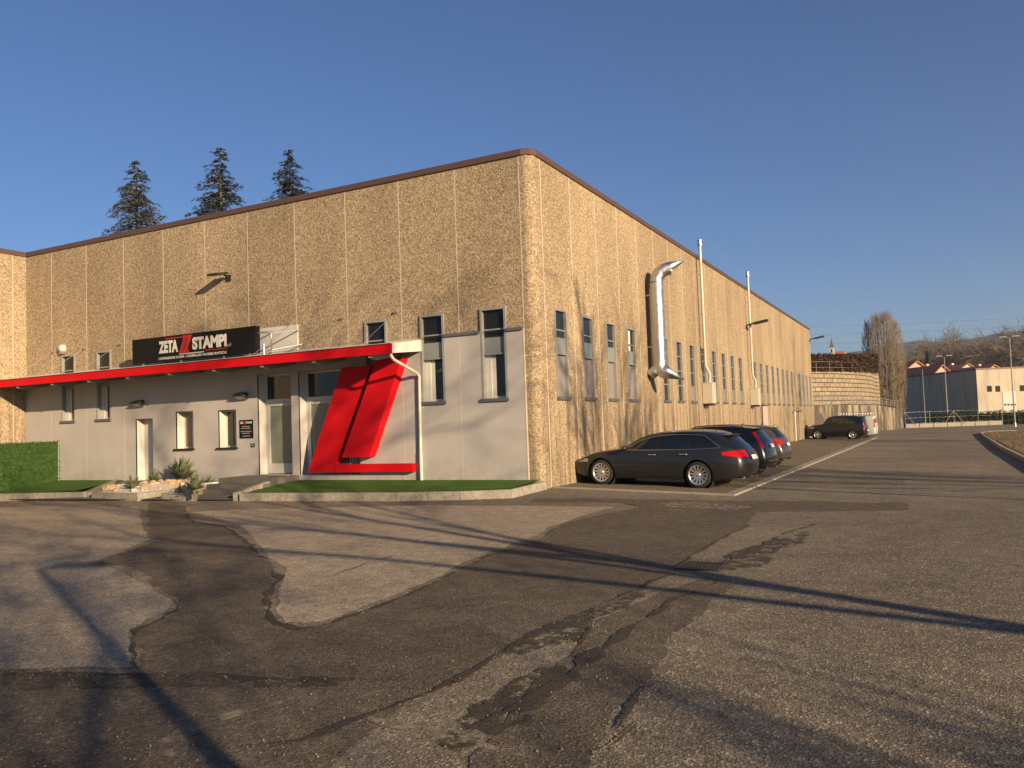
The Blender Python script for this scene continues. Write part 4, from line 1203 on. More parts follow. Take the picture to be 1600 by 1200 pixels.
        # door seams
        for dx in sp['seams']:
            b = MB()
            for i in range(8):
                z0 = .32 + (B(dx) - .34) * i / 8; z1 = .32 + (B(dx) - .34) * (i + 1) / 8
                y0 = sidept(dx, z0, .0025); y1 = sidept(dx, z1, .0025)
                b.add([(dx - .004, sgn * y0, z0), (dx + .004, sgn * y0, z0), (dx + .004, sgn * y1, z1), (dx - .004, sgn * y1, z1)], [(0, 1, 2, 3)])
            b.build("door_seam", M_WELL, T)
        # sill trim
        b = MB(); V, F = side_panel(ws[0] + AR + .02, ws[1] - AR - .02, lambda x: .205, lambda x: sp.get('sill', .29), sgn, .004); b.add(V, F); b.build("sill_trim", M_TRIM if sp.get('clad') else paint, T)
        # mirror
        mx = sp['mirror']; mz = B(mx) + .06
        b = MB(); b.ball((mx + .02, sgn * (wd(mx) + .10), mz + .02), .10, 14, 0, 0, 0, (.75, 1.1, .75)); b.tube([(mx + .02, sgn * wd(mx) * .93, mz - .02), (mx + .02, sgn * (wd(mx) + .06), mz)], .03, 6); b.build("mirror", paint, T)
        # head lamp
        b = MB(); V, F = side_panel(.06, .55, lambda x: sp['hl'][0] + .05 * x, lambda x: sp['hl'][0] + .15 + .10 * x - .45 * max(0, x - .3), sgn, .005, 12, 4); b.add(V, F, 0, True)
        b.build("head_light", M_TAILW, T)
        # tail lamp: side part and rear part
        z0, z1, zs0, zs1, ln = sp['tl']
        b = MB()
        V, F = side_panel(L - ln, L - .001, lambda x: z0 + (zs0) * (L - x), lambda x: z1 - (zs1) * (L - x), sgn, .008, 12, 4); b.add(V, F, 0, True)
        V = []; F = []; NN = 6
        bul = sp.get('bul', .10)
        for i in range(NN + 1):
            s_ = 1 - sp['tlw'] * i / NN
            for j in range(5):
                z = z0 + (z1 - z0) * j / 4 ; 
                if sp.get('tlv'): z = z0 + (z1 - z0) * j / 4 - 0 * i
                yy = sidept(L, z, .0) * s_
                V.append((L + xoff(L, z) + bul * (1 - abs(s_) ** 2.2) + .008, sgn * yy, z))
        for i in range(NN):
            for j in range(4):
                q = (i * 5 + j, i * 5 + j + 1, (i + 1) * 5 + j + 1, (i + 1) * 5 + j); F.append(q)
        b.add(V, F, 0, True)
        b.build("tail_light", M_TAIL, T)
    # rear window and rear details on the bulged cap
    bul = sp.get('bul', .10)
    def rp(s_, z, off): return (L + xoff(L, z) + bul * (1 - abs(s_) ** 2.2) + off, sidept(L, z, 0) * s_, z)
    def rear_patch(s0, s1, z0, z1, off, nm, m, par=T, n=10, k=5, taper=0):
        V = [rp((s0 + (s1 - s0) * i / n) * (1 - taper * j / k), z0 + (z1 - z0) * j / k, off) for i in range(n + 1) for j in range(k + 1)]
        F = [(i * (k + 1) + j, (i + 1) * (k + 1) + j, (i + 1) * (k + 1) + j + 1, i * (k + 1) + j + 1) for i in range(n) for j in range(k)]
        b = MB(); b.add(V, F, 0, True); return b.build(nm, m, par)
    bz = B(L); hz = H(L)
    rear_patch(-.90, .90, sp['rw'][0], sp['rw'][1], .006, "rear_window", M_CGL, taper=.03)
    # windscreen on the top surface
    x0, x1 = sp['ws']; V = []; F = []; n_, k_ = 12, 12
    for i in range(n_ + 1):
        x = x0 + (x1 - x0) * i / n_
        for j in range(k_ + 1):
            t_ = .62 + .38 * j / k_; y, z = upper(x, t_); V.append((x + xoff(x, z) - .004, -y, z + .006))
        for j in range(k_ - 1, -1, -1):
            t_ = .62 + .38 * j / k_; y, z = upper(x, t_); V.append((x + xoff(x, z) - .004, y, z + .006))
    mm = 2 * k_ + 1
    for i in range(n_):
        for j in range(mm - 1): F.append((i * mm + j, (i + 1) * mm + j, (i + 1) * mm + j + 1, i * mm + j + 1))
    b = MB(); b.add(V, F, 0, True); b.build("windscreen", M_CGL, T)
    # plate
    pz = sp['plate']; pw = .26
    b = MB(); c = rp(0, pz, .014); c2 = rp(0, pz + .055, .014); c1 = rp(0, pz - .055, .014)
    b.add([(c1[0], -pw, c1[2]), (c1[0], pw, c1[2]), (c2[0], pw, c2[2]), (c2[0], -pw, c2[2])], [(0, 1, 2, 3)])
    PP = b.build("number_plate", M_PLATE, T)
    for sg in (-1, 1):
        b = MB(); b.add([(c1[0] + .001, sg * pw, c1[2]), (c1[0] + .001, sg * (pw - .035), c1[2]), (c2[0] + .001, sg * (pw - .035), c2[2]), (c2[0] + .001, sg * pw, c2[2])], [(0, 1, 2, 3)]); b.build("blue_band", M_PLB, PP)
    rear_patch(-.97, .97, .34, .345, .01, "bumper_seam", M_WELL)
    if sp.get('strip'): rear_patch(-.8, .8, sp['strip'], sp['strip'] + .035, .016, "bumper_strip", M_CHR)
    if sp.get('chstrip'): rear_patch(-.5, .5, sp['chstrip'], sp['chstrip'] + .02, .016, "tailgate_strip", M_CHR)
    b = MB()
    for sg in (-1, 1): b.tube([(L - .25, sg * .55, .27), (L + .03, sg * .55, .27)], .038, 10)
    b.build("exhaust", M_CHR, T)
    # tailgate spoiler
    b = MB(); zt = H(L) - .02; xr = L + xoff(L, zt)
    b.prism([(xr - .12, -.62, zt - .01), (xr + bul * .8, -.58, zt - .01), (xr + bul + .05, -.3, zt), (xr + bul + .05, .3, zt), (xr + bul * .8, .58, zt - .01), (xr - .12, .62, zt - .01)], (0, 0, .03)); b.build("spoiler", paint, T)
    # roof rails
    if sp.get('rails'):
        a_, c_ = sp['rails']
        for sg in (-1, 1):
            pth = []
            for i in range(13):
                x = a_ + (c_ - a_) * i / 12; y, z = upper(x, .68); lift = .045 if 0 < i < 12 else 0; pth.append((x + xoff(x, z), sg * y, z + lift))
            b = MB(); b.tube(pth, .016, 6); b.build("roof_rail", sp.get('railm', M_TRIM), T)
    # antenna
    ax_ = L - .9; b = MB(); b.tube([(ax_, 0, H(ax_)), (ax_ + .06, 0, H(ax_) + .07)], [.018, .006], 6); b.build("antenna", M_TRIM, T)
    # wheels
    tw = .11
    for c in ws:
        for sg in (-1, 1):
            yc = sg * (Wd - .13)
            ty = MB(); ri = wr * sp.get('rimf', .70)
            ty.lathe([(ri, -tw), (wr * .93, -tw), (wr, -tw * .75), (wr, tw * .75), (wr * .93, tw), (ri, tw), (ri - .01, tw * .6), (ri - .01, -tw * .6), (ri, -tw)], (c, yc, wr), 'y', 36)
            wo = ty.build("wheel", M_TYRE, T)
            r_ = MB(); yo = yc + sg * tw * .55; ns = sp.get('spokes', 13)
            r_.lathe([(ri - .002, sg * tw * .95), (ri - .03, sg * tw * .95), (ri - .035, sg * tw * .4)], (c, yc, wr), 'y', 36)
            r_.lathe([(.001, sg * tw * .75), (.055, sg * tw * .72), (.065, sg * tw * .5)], (c, yc, wr), 'y', 16)
            for k in range(ns):
                a = 2 * math.pi * k / ns + .1; ca, sa = math.cos(a), math.sin(a); px_, pz_ = -sa, ca
                w0, w1 = sp.get('spw', (.016, .026)); y_ = yc + sg * tw * .62; y2 = yc + sg * tw * .80
                pts = [(c + ca * .05 + px_ * w0, y_, wr + sa * .05 + pz_ * w0), (c + ca * .05 - px_ * w0, y_, wr + sa * .05 - pz_ * w0), (c + ca * (ri - .02) - px_ * w1, y2, wr + sa * (ri - .02) - pz_ * w1), (c + ca * (ri - .02) + px_ * w1, y2, wr + sa * (ri - .02) + pz_ * w1)]
                r_.add(pts + [(p[0], p[1] - sg * .03, p[2]) for p in pts], [(0, 1, 2, 3), (0, 4, 5, 1), (2, 6, 7, 3), (1, 5, 6, 2), (0, 3, 7, 4)])
            r_.build("rim", M_RIM, wo)
            d_ = MB(); d_.lathe([(.001, 0), (ri - .01, 0)], (c, yc + sg * .0, wr), 'y', 24); d_.build("brake_disc", M_WELL, wo)
    return T
def place(T, x, y, a, slope=-.026, ylocal=None):
    T.location = (x, y, 0)
    ar = R(a)
    # ground heights at the axles give the stance
    T.rotation_euler = (0, 0, ar)
    return T
def set_car(T, sp, fx_, fy_, a):
    """put the front axle's camera-side wheel contact at fx_,fy_; local x points to the rear"""
    ar = R(a); lx, ly = sp['wheels'][0], -(sp['W'] - .13)
    x = fx_ - (lx * math.cos(ar) - ly * math.sin(ar)); y = fy_ - (lx * math.sin(ar) + ly * math.cos(ar))
    def P(lx, ly): return (x + lx * math.cos(ar) - ly * math.sin(ar), y + lx * math.sin(ar) + ly * math.cos(ar))
    zf = (zg(*P(sp['wheels'][0], -.7)) + zg(*P(sp['wheels'][0], .7))) / 2 + .012; zr = (zg(*P(sp['wheels'][1], -.7)) + zg(*P(sp['wheels'][1], .7))) / 2 + .012
    pitch = math.atan2(zf - zr, sp['wheels'][1] - sp['wheels'][0])
    z0 = zf + math.tan(pitch) * sp['wheels'][0]
    T.location = (x, y, z0); T.rotation_euler = (0, pitch, ar)

def paintm(name, c, rough=.25, metal=.5):
    m = mat(name, c, rough, metal, .5, .6); m.node_tree.nodes["Principled BSDF"].inputs["Coat Roughness"].default_value = .05; return m
P1 = paintm("charcoal_paint", (.045, .043, .043), .38, .6); P2 = paintm("black_paint", (.010, .010, .012), .25, .2); P3 = paintm("taupe_paint", (.12, .10, .088), .35, .5)
P4 = paintm("dark_blue_paint", (.012, .013, .018), .3, .3); P5 = paintm("white_paint", (.62, .60, .56), .35, 0)
est = dict(L=4.86, W=.93, wr=.345, wheels=(.97, 3.75),
           roof=[(0, .66), (.25, .78), (.6, .88), (1.1, .97), (1.45, 1.02), (1.75, 1.17), (2.15, 1.35), (2.5, 1.445), (2.9, 1.49), (3.4, 1.505), (4.0, 1.485), (4.5, 1.44), (4.92, 1.37)],
           belt=[(0, .58), (.5, .75), (1.1, .87), (1.5, .93), (2.5, .955), (3.5, .985), (4.3, 1.03), (4.92, 1.05)],
           nose=[(.2, .12), (.35, .02), (.5, 0), (.65, .06), (.8, .2)], tail=[(.25, -.14), (.45, -.02), (.6, 0), (.78, -.02), (1.0, -.16), (1.37, -.55)],
           glass=[(1.62, 2.62), (2.68, 3.48), (3.54, 4.50)], gtop=[(1.62, .97), (1.9, 1.17), (2.2, 1.30), (2.5, 1.375), (3.0, 1.405), (3.6, 1.39), (4.0, 1.35), (4.3, 1.22), (4.50, 1.06)],
           chrome=1, handles=(2.48, 3.36), seams=(1.52, 2.65, 3.55), mirror=1.72, hl=(.60,), tl=(.82, .99, .10, .12, .42), tlw=.50, rw=(1.05, 1.33), ws=(1.48, 2.3), plate=.80, rt=.16, bul=.14, rimf=.76, spokes=13, sill=.27)
c1 = make_car("estate_car", "dark charcoal estate car parked nearest, nose against the wall", est, P1); c1["group"] = "cars parked nose to the side wall"
set_car(c1, est, .89, 2.03, -5.2)
suv = dict(L=4.5, W=.92, wr=.35, wheels=(.92, 3.72),
           roof=[(0, .72), (.3, .88), (.7, .97), (1.2, 1.05), (1.5, 1.13), (1.8, 1.33), (2.15, 1.49), (2.5, 1.56), (3.1, 1.58), (3.8, 1.55), (4.3, 1.51), (4.65, 1.46)],
           belt=[(0, .62), (.5, .82), (1.2, .94), (2.5, 1.0), (3.5, 1.04), (4.65, 1.10)],
           nose=[(.2, .12), (.35, .02), (.6, 0), (.8, .12)], tail=[(.25, -.12), (.45, -.01), (.6, 0), (.85, -.06), (1.05, -.14), (1.46, -.45)],
           glass=[(1.6, 2.55), (2.61, 3.4), (3.46, 4.2)], gtop=[(1.6, 1.02), (1.95, 1.28), (2.3, 1.42), (3.0, 1.45), (3.8, 1.42), (4.0, 1.36), (4.2, 1.14)],
           handles=(2.42, 3.28), seams=(1.5, 2.58, 3.45), mirror=1.72, hl=(.70,), tl=(.90, 1.38, .05, .05, .05), tlw=.10, rw=(1.08, 1.40), ws=(1.48, 2.25), plate=.95, rt=.10, bul=.11, spokes=10, sill=.30, clad=1, rails=(2.2, 4.2), railm=M_TRIM, strip=.50)
c2 = make_car("crossover_car", "black car with tall red tail lights and roof rails behind the charcoal estate", suv, P2); c2["group"] = "cars parked nose to the side wall"
hb = dict(L=4.15, W=.88, wr=.33, wheels=(.85, 3.45),
          roof=[(0, .70), (.3, .83), (.7, .93), (1.1, 1.0), (1.4, 1.1), (1.75, 1.32), (2.1, 1.45), (2.5, 1.51), (3.1, 1.53), (3.7, 1.50), (4.3, 1.42)],
          belt=[(0, .6), (.5, .78), (1.2, .92), (2.5, .97), (3.4, 1.02), (4.3, 1.08)],
          nose=[(.2, .1), (.4, 0), (.6, 0), (.8, .14)], tail=[(.25, -.1), (.45, 0), (.6, 0), (.8, -.08), (1.05, -.2), (1.42, -.52)],
          glass=[(1.5, 2.4), (2.46, 3.2), (3.26, 3.8)], gtop=[(1.5, 1.0), (1.9, 1.27), (2.2, 1.38), (3.0, 1.41), (3.5, 1.36), (3.8, 1.15)],
          handles=(2.28, 3.08), seams=(1.42, 2.43, 3.25), mirror=1.62, hl=(.66,), tl=(.82, 1.0, .1, .1, .25), tlw=.3, rw=(1.08, 1.36), ws=(1.38, 2.1), plate=.82, rt=.16, bul=.14, spokes=7, spw=(.03, .04), sill=.28)
c3 = make_car("hatchback_car", "taupe grey hatchback parked third along the wall", hb, P3); c3["group"] = "cars parked nose to the side wall"
def set_by_rear(T, sp, rx, ry, a):
    """put the far-side rear wheel contact at rx, ry"""
    ar = R(a); lx, ly = sp['wheels'][1], (sp['W'] - .13); l2 = sp['wheels'][0]; m2 = -(sp['W'] - .13)
    x = rx - (lx * math.cos(ar) - ly * math.sin(ar)); y = ry - (lx * math.sin(ar) + ly * math.cos(ar))
    set_car(T, sp, x + l2 * math.cos(ar) - m2 * math.sin(ar), y + l2 * math.sin(ar) + m2 * math.cos(ar), a)
set_by_rear(c2, suv, 3.95, 7.3, -3)
set_by_rear(c3, hb, 3.65, 12.6, -3)
bx = dict(L=4.25, W=.90, wr=.36, wheels=(.82, 3.40),
          roof=[(0, .98), (.25, 1.09), (.8, 1.15), (1.15, 1.2), (1.35, 1.42), (1.6, 1.69), (1.9, 1.78), (2.4, 1.80), (3.2, 1.80), (4.25, 1.76)],
          belt=[(0, .8), (.5, 1.02), (1.2, 1.12), (2.5, 1.16), (4.25, 1.2)],
          nose=[(.2, .1), (.4, 0), (.8, 0), (1.0, .1)], tail=[(.25, -.1), (.45, 0), (.8, 0), (1.1, -.03), (1.76, -.14)],
          glass=[(1.45, 2.35), (2.41, 3.15), (3.21, 3.9)], gtop=[(1.45, 1.22), (1.62, 1.48), (1.8, 1.62), (3.0, 1.66), (3.75, 1.63), (3.9, 1.45)],
          handles=(2.22, 3.02), seams=(1.35, 2.38, 3.2), mirror=1.6, hl=(.82,), tl=(.9, 1.12, .0, .0, .06), tlw=.25, rw=(1.24, 1.62), ws=(1.2, 1.7), plate=.7, rt=.08, bul=.08, spokes=5, spw=(.05, .05), sill=.32, clad=1, rails=(1.9, 3.9))
c4 = make_car("boxy_car", "dark boxy car parked alone at the far end of the hall", bx, P4); c4["group"] = "cars parked nose to the side wall"
def gg(px, py): return G(px, py)
Pf = G(1283, 684.5); set_car(c4, bx, 1.0, 48.2, -6)
van = dict(L=4.5, W=.92, wr=.33, wheels=(.9, 3.5),
           roof=[(0, .85), (.3, 1.0), (.8, 1.12), (1.1, 1.25), (1.5, 1.6), (1.8, 1.76), (2.3, 1.82), (4.5, 1.80)],
           belt=[(0, .75), (.5, .98), (1.1, 1.08), (4.5, 1.12)], nose=[(.2, .1), (.4, 0), (.9, .1)], tail=[(.25, -.08), (.45, 0), (1.1, -.03), (1.8, -.12)],
           glass=[(1.3, 2.2)], gtop=[(1.3, 1.2), (1.6, 1.5), (2.2, 1.62)], handles=(2.1,), seams=(1.2, 2.3, 3.2), mirror=1.5, hl=(.8,), tl=(.85, 1.5, 0, 0, .05), tlw=.12, rw=(1.2, 1.6), ws=(1.15, 1.7), plate=.8, rt=.05, bul=.05, spokes=8, sill=.3)
c5 = make_car("white_van", "white van with a roof rack mostly hidden behind the dark boxy car", van, P5); c5["category"] = "van"
set_car(c5, van, 1.3, 52.6, -5)
b = MB()
RK = bpy.data.objects.new("roof_rack", None)
zz = 1.86
for sg in (-1, 1):
    b.tube([(1.9, sg * .6, zz + .02), (4.2, sg * .6, zz + .02)], .02, 6); b.tube([(1.9, sg * .6, zz + .2), (4.2, sg * .6, zz + .2)], .02, 6)
for i in range(12):
    x = 1.9 + 2.3 * i / 11; b.tube([(x, -.6, zz + .02), (x, -.6, zz + .2)], .014, 4); b.tube([(x, .6, zz + .02), (x, .6, zz + .2)], .014, 4); b.tube([(x, -.6, zz + .02), (x, .6, zz + .02)], .014, 4)
rk = MB(); me_ = b
bpy.data.objects.remove(RK)
r_ = bpy.data.meshes.new("roof_rack"); r_.from_pydata([tuple(v) for v in b.v], [], b.f); r_.materials.append(M_STEELD)
ro = bpy.data.objects.new("roof_rack", r_); COL.objects.link(ro); ro.parent = c5

# ------------------------------------------------------------------ trees
def tree_thing(name, label, base, group=None): return thing(name, label, "tree", base, group)
def grow(bT, bC, p, d, L, r, lev, maxlev, rr, spread, nb, up=.0, twig=6, sides=6, mintw=.012, wob=.13):
    """recursive limb; thick limbs go to bT, twigs to bC"""
    seg = 4 if lev < 2 else 3
    pts = [Vector(p)]; q = Vector(p); dd = Vector(d)
    for i in range(seg):
        dd = (dd + Vector((rr.uniform(-1, 1), rr.uniform(-1, 1), rr.uniform(-1, 1))) * (wob if lev else wob * .35) + Vector((0, 0, up))).normalized()
        q = q + dd * L / seg; pts.append(q.copy())
    rad = [max(mintw, r * (1 - (.55 if lev else .7) * i / seg)) for i in range(seg + 1)]
    (bT if lev < 2 else bC).tube(pts, rad, sides if lev < 2 else 3, caps=False)
    if lev >= maxlev:
        return
    for k in range(nb[min(lev, len(nb) - 1)]):
        f = rr.uniform(.3, 1.0) if lev > 0 else rr.uniform(.35, 1.0)
        i = min(seg - 1, int(f * seg)); base = pts[i].lerp(pts[i + 1], f * seg - i if f < 1 else 1)
        ax = Vector((rr.uniform(-1, 1), rr.uniform(-1, 1), rr.uniform(-1, 1))).cross(dd)
        if ax.length < .01: continue
        ax.normalize(); a = R(rr.uniform(*spread)); nd = (Matrix.Rotation(a, 3, ax) @ dd).normalized()
        grow(bT, bC, base, nd, L * rr.uniform(.5, .75), max(mintw, r * (1 - .5 * f) * .55), lev + 1, maxlev, rr, spread, nb, up, twig, sides, mintw)
def bare_tree(label, x, y, h, seed, group, r=.22, trunk=.55, nb=(9, 6, 5, 4), maxlev=4, spread=(22, 50), mt=M_TWIG, z=None, mintw=.012, name="bare_tree", up=.03, lean=(0, 0)):
    z = zg(x, y) if z is None else z
    T = tree_thing(name, label, (x, y, z), group); rr = random.Random(seed); bT = MB(); bC = MB()
    grow(bT, bC, (x, y, z), (lean[0], lean[1], 1), h * trunk, r, 0, maxlev, rr, spread, nb, up, mintw=mintw)
    bT.build("trunk", M_BARK, T); bC.build("crown", mt, T)
    return T
sd = Vector((.895, -.446)); tn = math.tan(SUN_EL)
def sunward(x, y, t_): return (x + sd.x * t_, y + sd.y * t_)
# street lamp behind the camera whose shadow crosses the lower left
Ptip = G(60, 890)
def street_lamp(x, y, z, h, label, group, heads=2, r=.07, ang=0.0):
    T = thing("street_lamp", label, "street lamp", (x, y, z), group)
    b = MB(); b.tube([(x, y, z), (x, y, z + h * .45), (x, y, z + h)], [r, r * .8, r * .55], 10); b.build("pole", M_POST, T)
    b = MB(); b.tube([(x, y, z), (x, y, z + .5)], r * 1.5, 10); b.build("base", M_STEELD, T)
    for s_ in ((-1, 1) if heads == 2 else (1,)):
        u = Vector((math.cos(ang), math.sin(ang), 0)) * s_
        b = MB(); b.tube([(x, y, z + h - .02), Vector((x, y, z + h + .06)) + u * .35], .03, 6); b.build("arm", M_STEELD, T)
        b = MB(); c = Vector((x, y, z + h + .08)) + u * .65; b.obox(c, u * .35, Vector((-u.y, u.x, 0)) * .14, (0, 0, .05)); b.obox(c + Vector((0, 0, .06)), u * .28, Vector((-u.y, u.x, 0)) * .10, (0, 0, .02)); b.build("lamp_head", M_WHITE, T)
hh = 4.4; tt = hh / tn; lx, ly = sunward(Ptip.x, Ptip.y, tt)
street_lamp(lx, ly, zg(lx, ly), hh, "tall street lamp outside the forecourt whose long shadow falls across the asphalt", "street lamps", 1, .085, .5)
# trees behind and to the right of the camera (they throw the branch shadows)
GT = "bare trees around the forecourt"
for (sx, sy, t_, h, seed, lb, rr_) in (
        (9.75, -11.16, 13, 15, 11, "bare tree right of the camera with a long trunk shadow on the forecourt", .2),
        (0, 5.2, 28, 13.0, 12, "bare tree across the road whose crown shades the wall by the estate car", .10),
        (0, 45, 30, 15.5, 14, "bare tree across the road opposite the hall's far end", .2),
        (-6.0, -12.0, 30, 9, 15, "bare tree well behind the camera throwing faint branch shadows", .2),
        (2.0, -17.5, 24, 10, 16, "low bare tree behind the camera shading the lower left forecourt", .12),
        (9.9, -15.2, 17, 5.2, 18, "low bare tree behind the camera on the right shading the near corner of the forecourt", .12),
        (11, 4.5, 17, 9, 17, "bare tree on the verge throwing thin shadows across the road", .16)):
    x, y = sunward(sx, sy, t_)
    bare_tree(lb, x, y, h, seed, GT, rr_, nb=(6 if seed == 12 else 8, 5, 4, 3), maxlev=4, mintw=.014, spread=(12, 30) if seed in (12, 17) else (22, 50))

def cedar(x, y, z, h, w, seed, label, m, tipz=0):
    T = tree_thing("cedar_tree", label, (x, y, z), "cedar trees behind the hall"); rr = random.Random(seed); b = MB()
    b.tube([(x, y, z), (x + .1, y, z + h * .5), (x, y, z + h * .97)], [h * .016, h * .010, .02], 8); b.build("trunk", M_BARK, T)
    b = MB(); br = MB()
    nl = 78
    for i in range(nl):
        f = .28 + .72 * (i / nl) ** .9; zz = z + h * f
        Lm = w * ((1 - f) / .72) ** .85 + .15
        nb_ = 6 if f < .9 else 4
        for k in range(nb_):
            a = rr.uniform(0, 6.28); L = Lm * rr.uniform(.55, 1.15)
            if rr.random() < .12: L *= 1.3
            d = Vector((math.cos(a), math.sin(a), 0)); n = max(5, int(L * 11)); pz = rr.uniform(.05, .25)
            p0 = Vector((x, y, zz))
            def pt(s): return p0 + d * L * s + Vector((0, 0, L * (pz * s - .34 * s * s)))
            br.tube([pt(0), pt(.5), pt(1)], [.04, .025, .01], 3, caps=False)
            for j in range(n):
                s = (j + rr.random()) / n
                if s < .12: continue
                c = pt(s) + Vector((rr.uniform(-1, 1), rr.uniform(-1, 1), rr.uniform(-.7, .2))) * .13 * (1 + L * .25)
                for q in range(3):
                    aa = a + rr.uniform(-1.1, 1.1); l_ = rr.uniform(.16, .36); dn = Vector((math.cos(aa), math.sin(aa), rr.uniform(-.75, .15))) * l_; sw = Vector((-math.sin(aa), math.cos(aa), rr.uniform(-.8, .8))) * .045
                    b.add([c - sw, c + sw, c + dn + sw * .2, c + dn - sw * .2], [(0, 1, 2, 3)])
    b.build("foliage", m, T); br.build("branches", M_BARK, T)
for (px, py, Y, w, seed, lb, m) in ((213, 249, 30, 7.0, 21, "greyish cedar leftmost of the three behind the roof", M_CED2), (343, 228, 32, 6.6, 22, "dark green cedar in the middle of the three behind the roof", M_CED), (452, 231, 36, 6.8, 23, "darkest cedar rightmost of the three behind the roof", M_CED)):
    P = at(px, py, Y); cedar(P.x, P.y, -.3, P.z + .3, w, seed, lb, m)

def poplar(x, y, z, h, w, seed, label, n=60):
    T = tree_thing("poplar_tree", label, (x, y, z), "bare poplars beside the block wall"); rr = random.Random(seed); b = MB(); c = MB()
    for k in range(5):
        a = rr.uniform(0, 6.28); q = w * .18
        b.tube([(x + math.cos(a) * q * .3, y + math.sin(a) * q * .3, z), (x + math.cos(a) * q, y + math.sin(a) * q, z + h * .4), (x + math.cos(a) * q * .9, y + math.sin(a) * q * .9, z + h * rr.uniform(.8, .98))], [.16, .09, .02], 5, caps=False)
    b.build("trunk", M_BARK, T)
    for i in range(n * 26):
        f = rr.uniform(.10, 1) ** .85; wz = w * (.55 + .45 * math.sin(min(1, f * 1.25) * math.pi * .62)) * (1 if f < .75 else math.sqrt(max(.02, (1 - f) / .25)))
        a = rr.uniform(0, 6.28); q = wz * rr.random() ** .55
        p = Vector((x + math.cos(a) * q, y + math.sin(a) * q, z + h * (f * .94)))
        L = rr.uniform(.5, 1.5); d = Vector((math.cos(a) * .22 + rr.uniform(-.12, .12), math.sin(a) * .22 + rr.uniform(-.12, .12), 1)).normalized()
        c.tube([p, p + d * L * .5 + Vector((rr.uniform(-.05, .05), 0, 0)), p + d * L], [.022, .015, .006], 3, caps=False)
    c.build("crown", M_TWIGP, T)
for (px, py, pb, Y, w, seed, lb) in ((1382, 484, 640, 110, 2.3, 31, "tallest bare poplar in the middle of the poplar clump"), (1397, 500, 640, 114, 1.3, 32, "bare poplar at the right side of the clump"), (1354, 497, 640, 112, .9, 33, "slender bare poplar at the left of the clump"), (1367, 488, 640, 115, 1.7, 34, "bare poplar just left of the tallest one")):
    P = at(px, py, Y); zb_ = .5; poplar(P.x, P.y, zb_ - 1.5, P.z - zb_ + 1.5, w, seed, lb, int(30 * w))

# background bare trees
GB = "bare trees beyond the warehouse"
for i, (px, py, Y, w, lb) in enumerate(((1475, 522, 300, 6, "wide bare tree beyond the red roofed houses"), (1500, 528, 285, 6, "bare tree behind the left part of the warehouse"), (1528, 528, 295, 6, "bare tree above the warehouse corner"),
                                        (1560, 533, 280, 6, "bare tree above the sunlit warehouse wall"), (1592, 507, 265, 6, "tall bare tree at the right edge"), (1615, 515, 270, 6, "bare tree just past the right edge"), (1450, 548, 290, 6, "small bare tree left of the houses"))):
    P = at(px, py, Y)
    bare_tree(lb, P.x, P.y, P.z + .8, 50 + i, GB, .3, nb=(12, 9, 6, 4), maxlev=4, spread=(25, 62), mt=M_TWIGD, z=-.8, mintw=.042, up=.0)
P = at(1449, 548, 262)
def conifer_small(x, y, z, h, w, seed, label):
    T = tree_thing("dark_conifer", label, (x, y, z)); rr = random.Random(seed); b = MB(); b.tube([(x, y, z), (x, y, z + h)], [.2, .02], 6); b.build("trunk", M_BARK, T); b = MB()
    for i in range(2600):
        f = rr.random() ** .8; q = w * (1 - f) * rr.uniform(.3, 1); a = rr.uniform(0, 6.28); c = Vector((x + math.cos(a) * q, y + math.sin(a) * q, z + h * (.1 + .9 * f))); d = Vector((math.cos(a), math.sin(a), -.4)) * .5; s_ = Vector((-math.sin(a), math.cos(a), .3)) * .16
        b.add([c - s_, c + s_, c + d], [(0, 1, 2)])
    b.build("foliage", M_CED, T)
conifer_small(P.x, P.y, -1, P.z + 1, 3.4, 3, "small dark conifer behind the red roofed house")

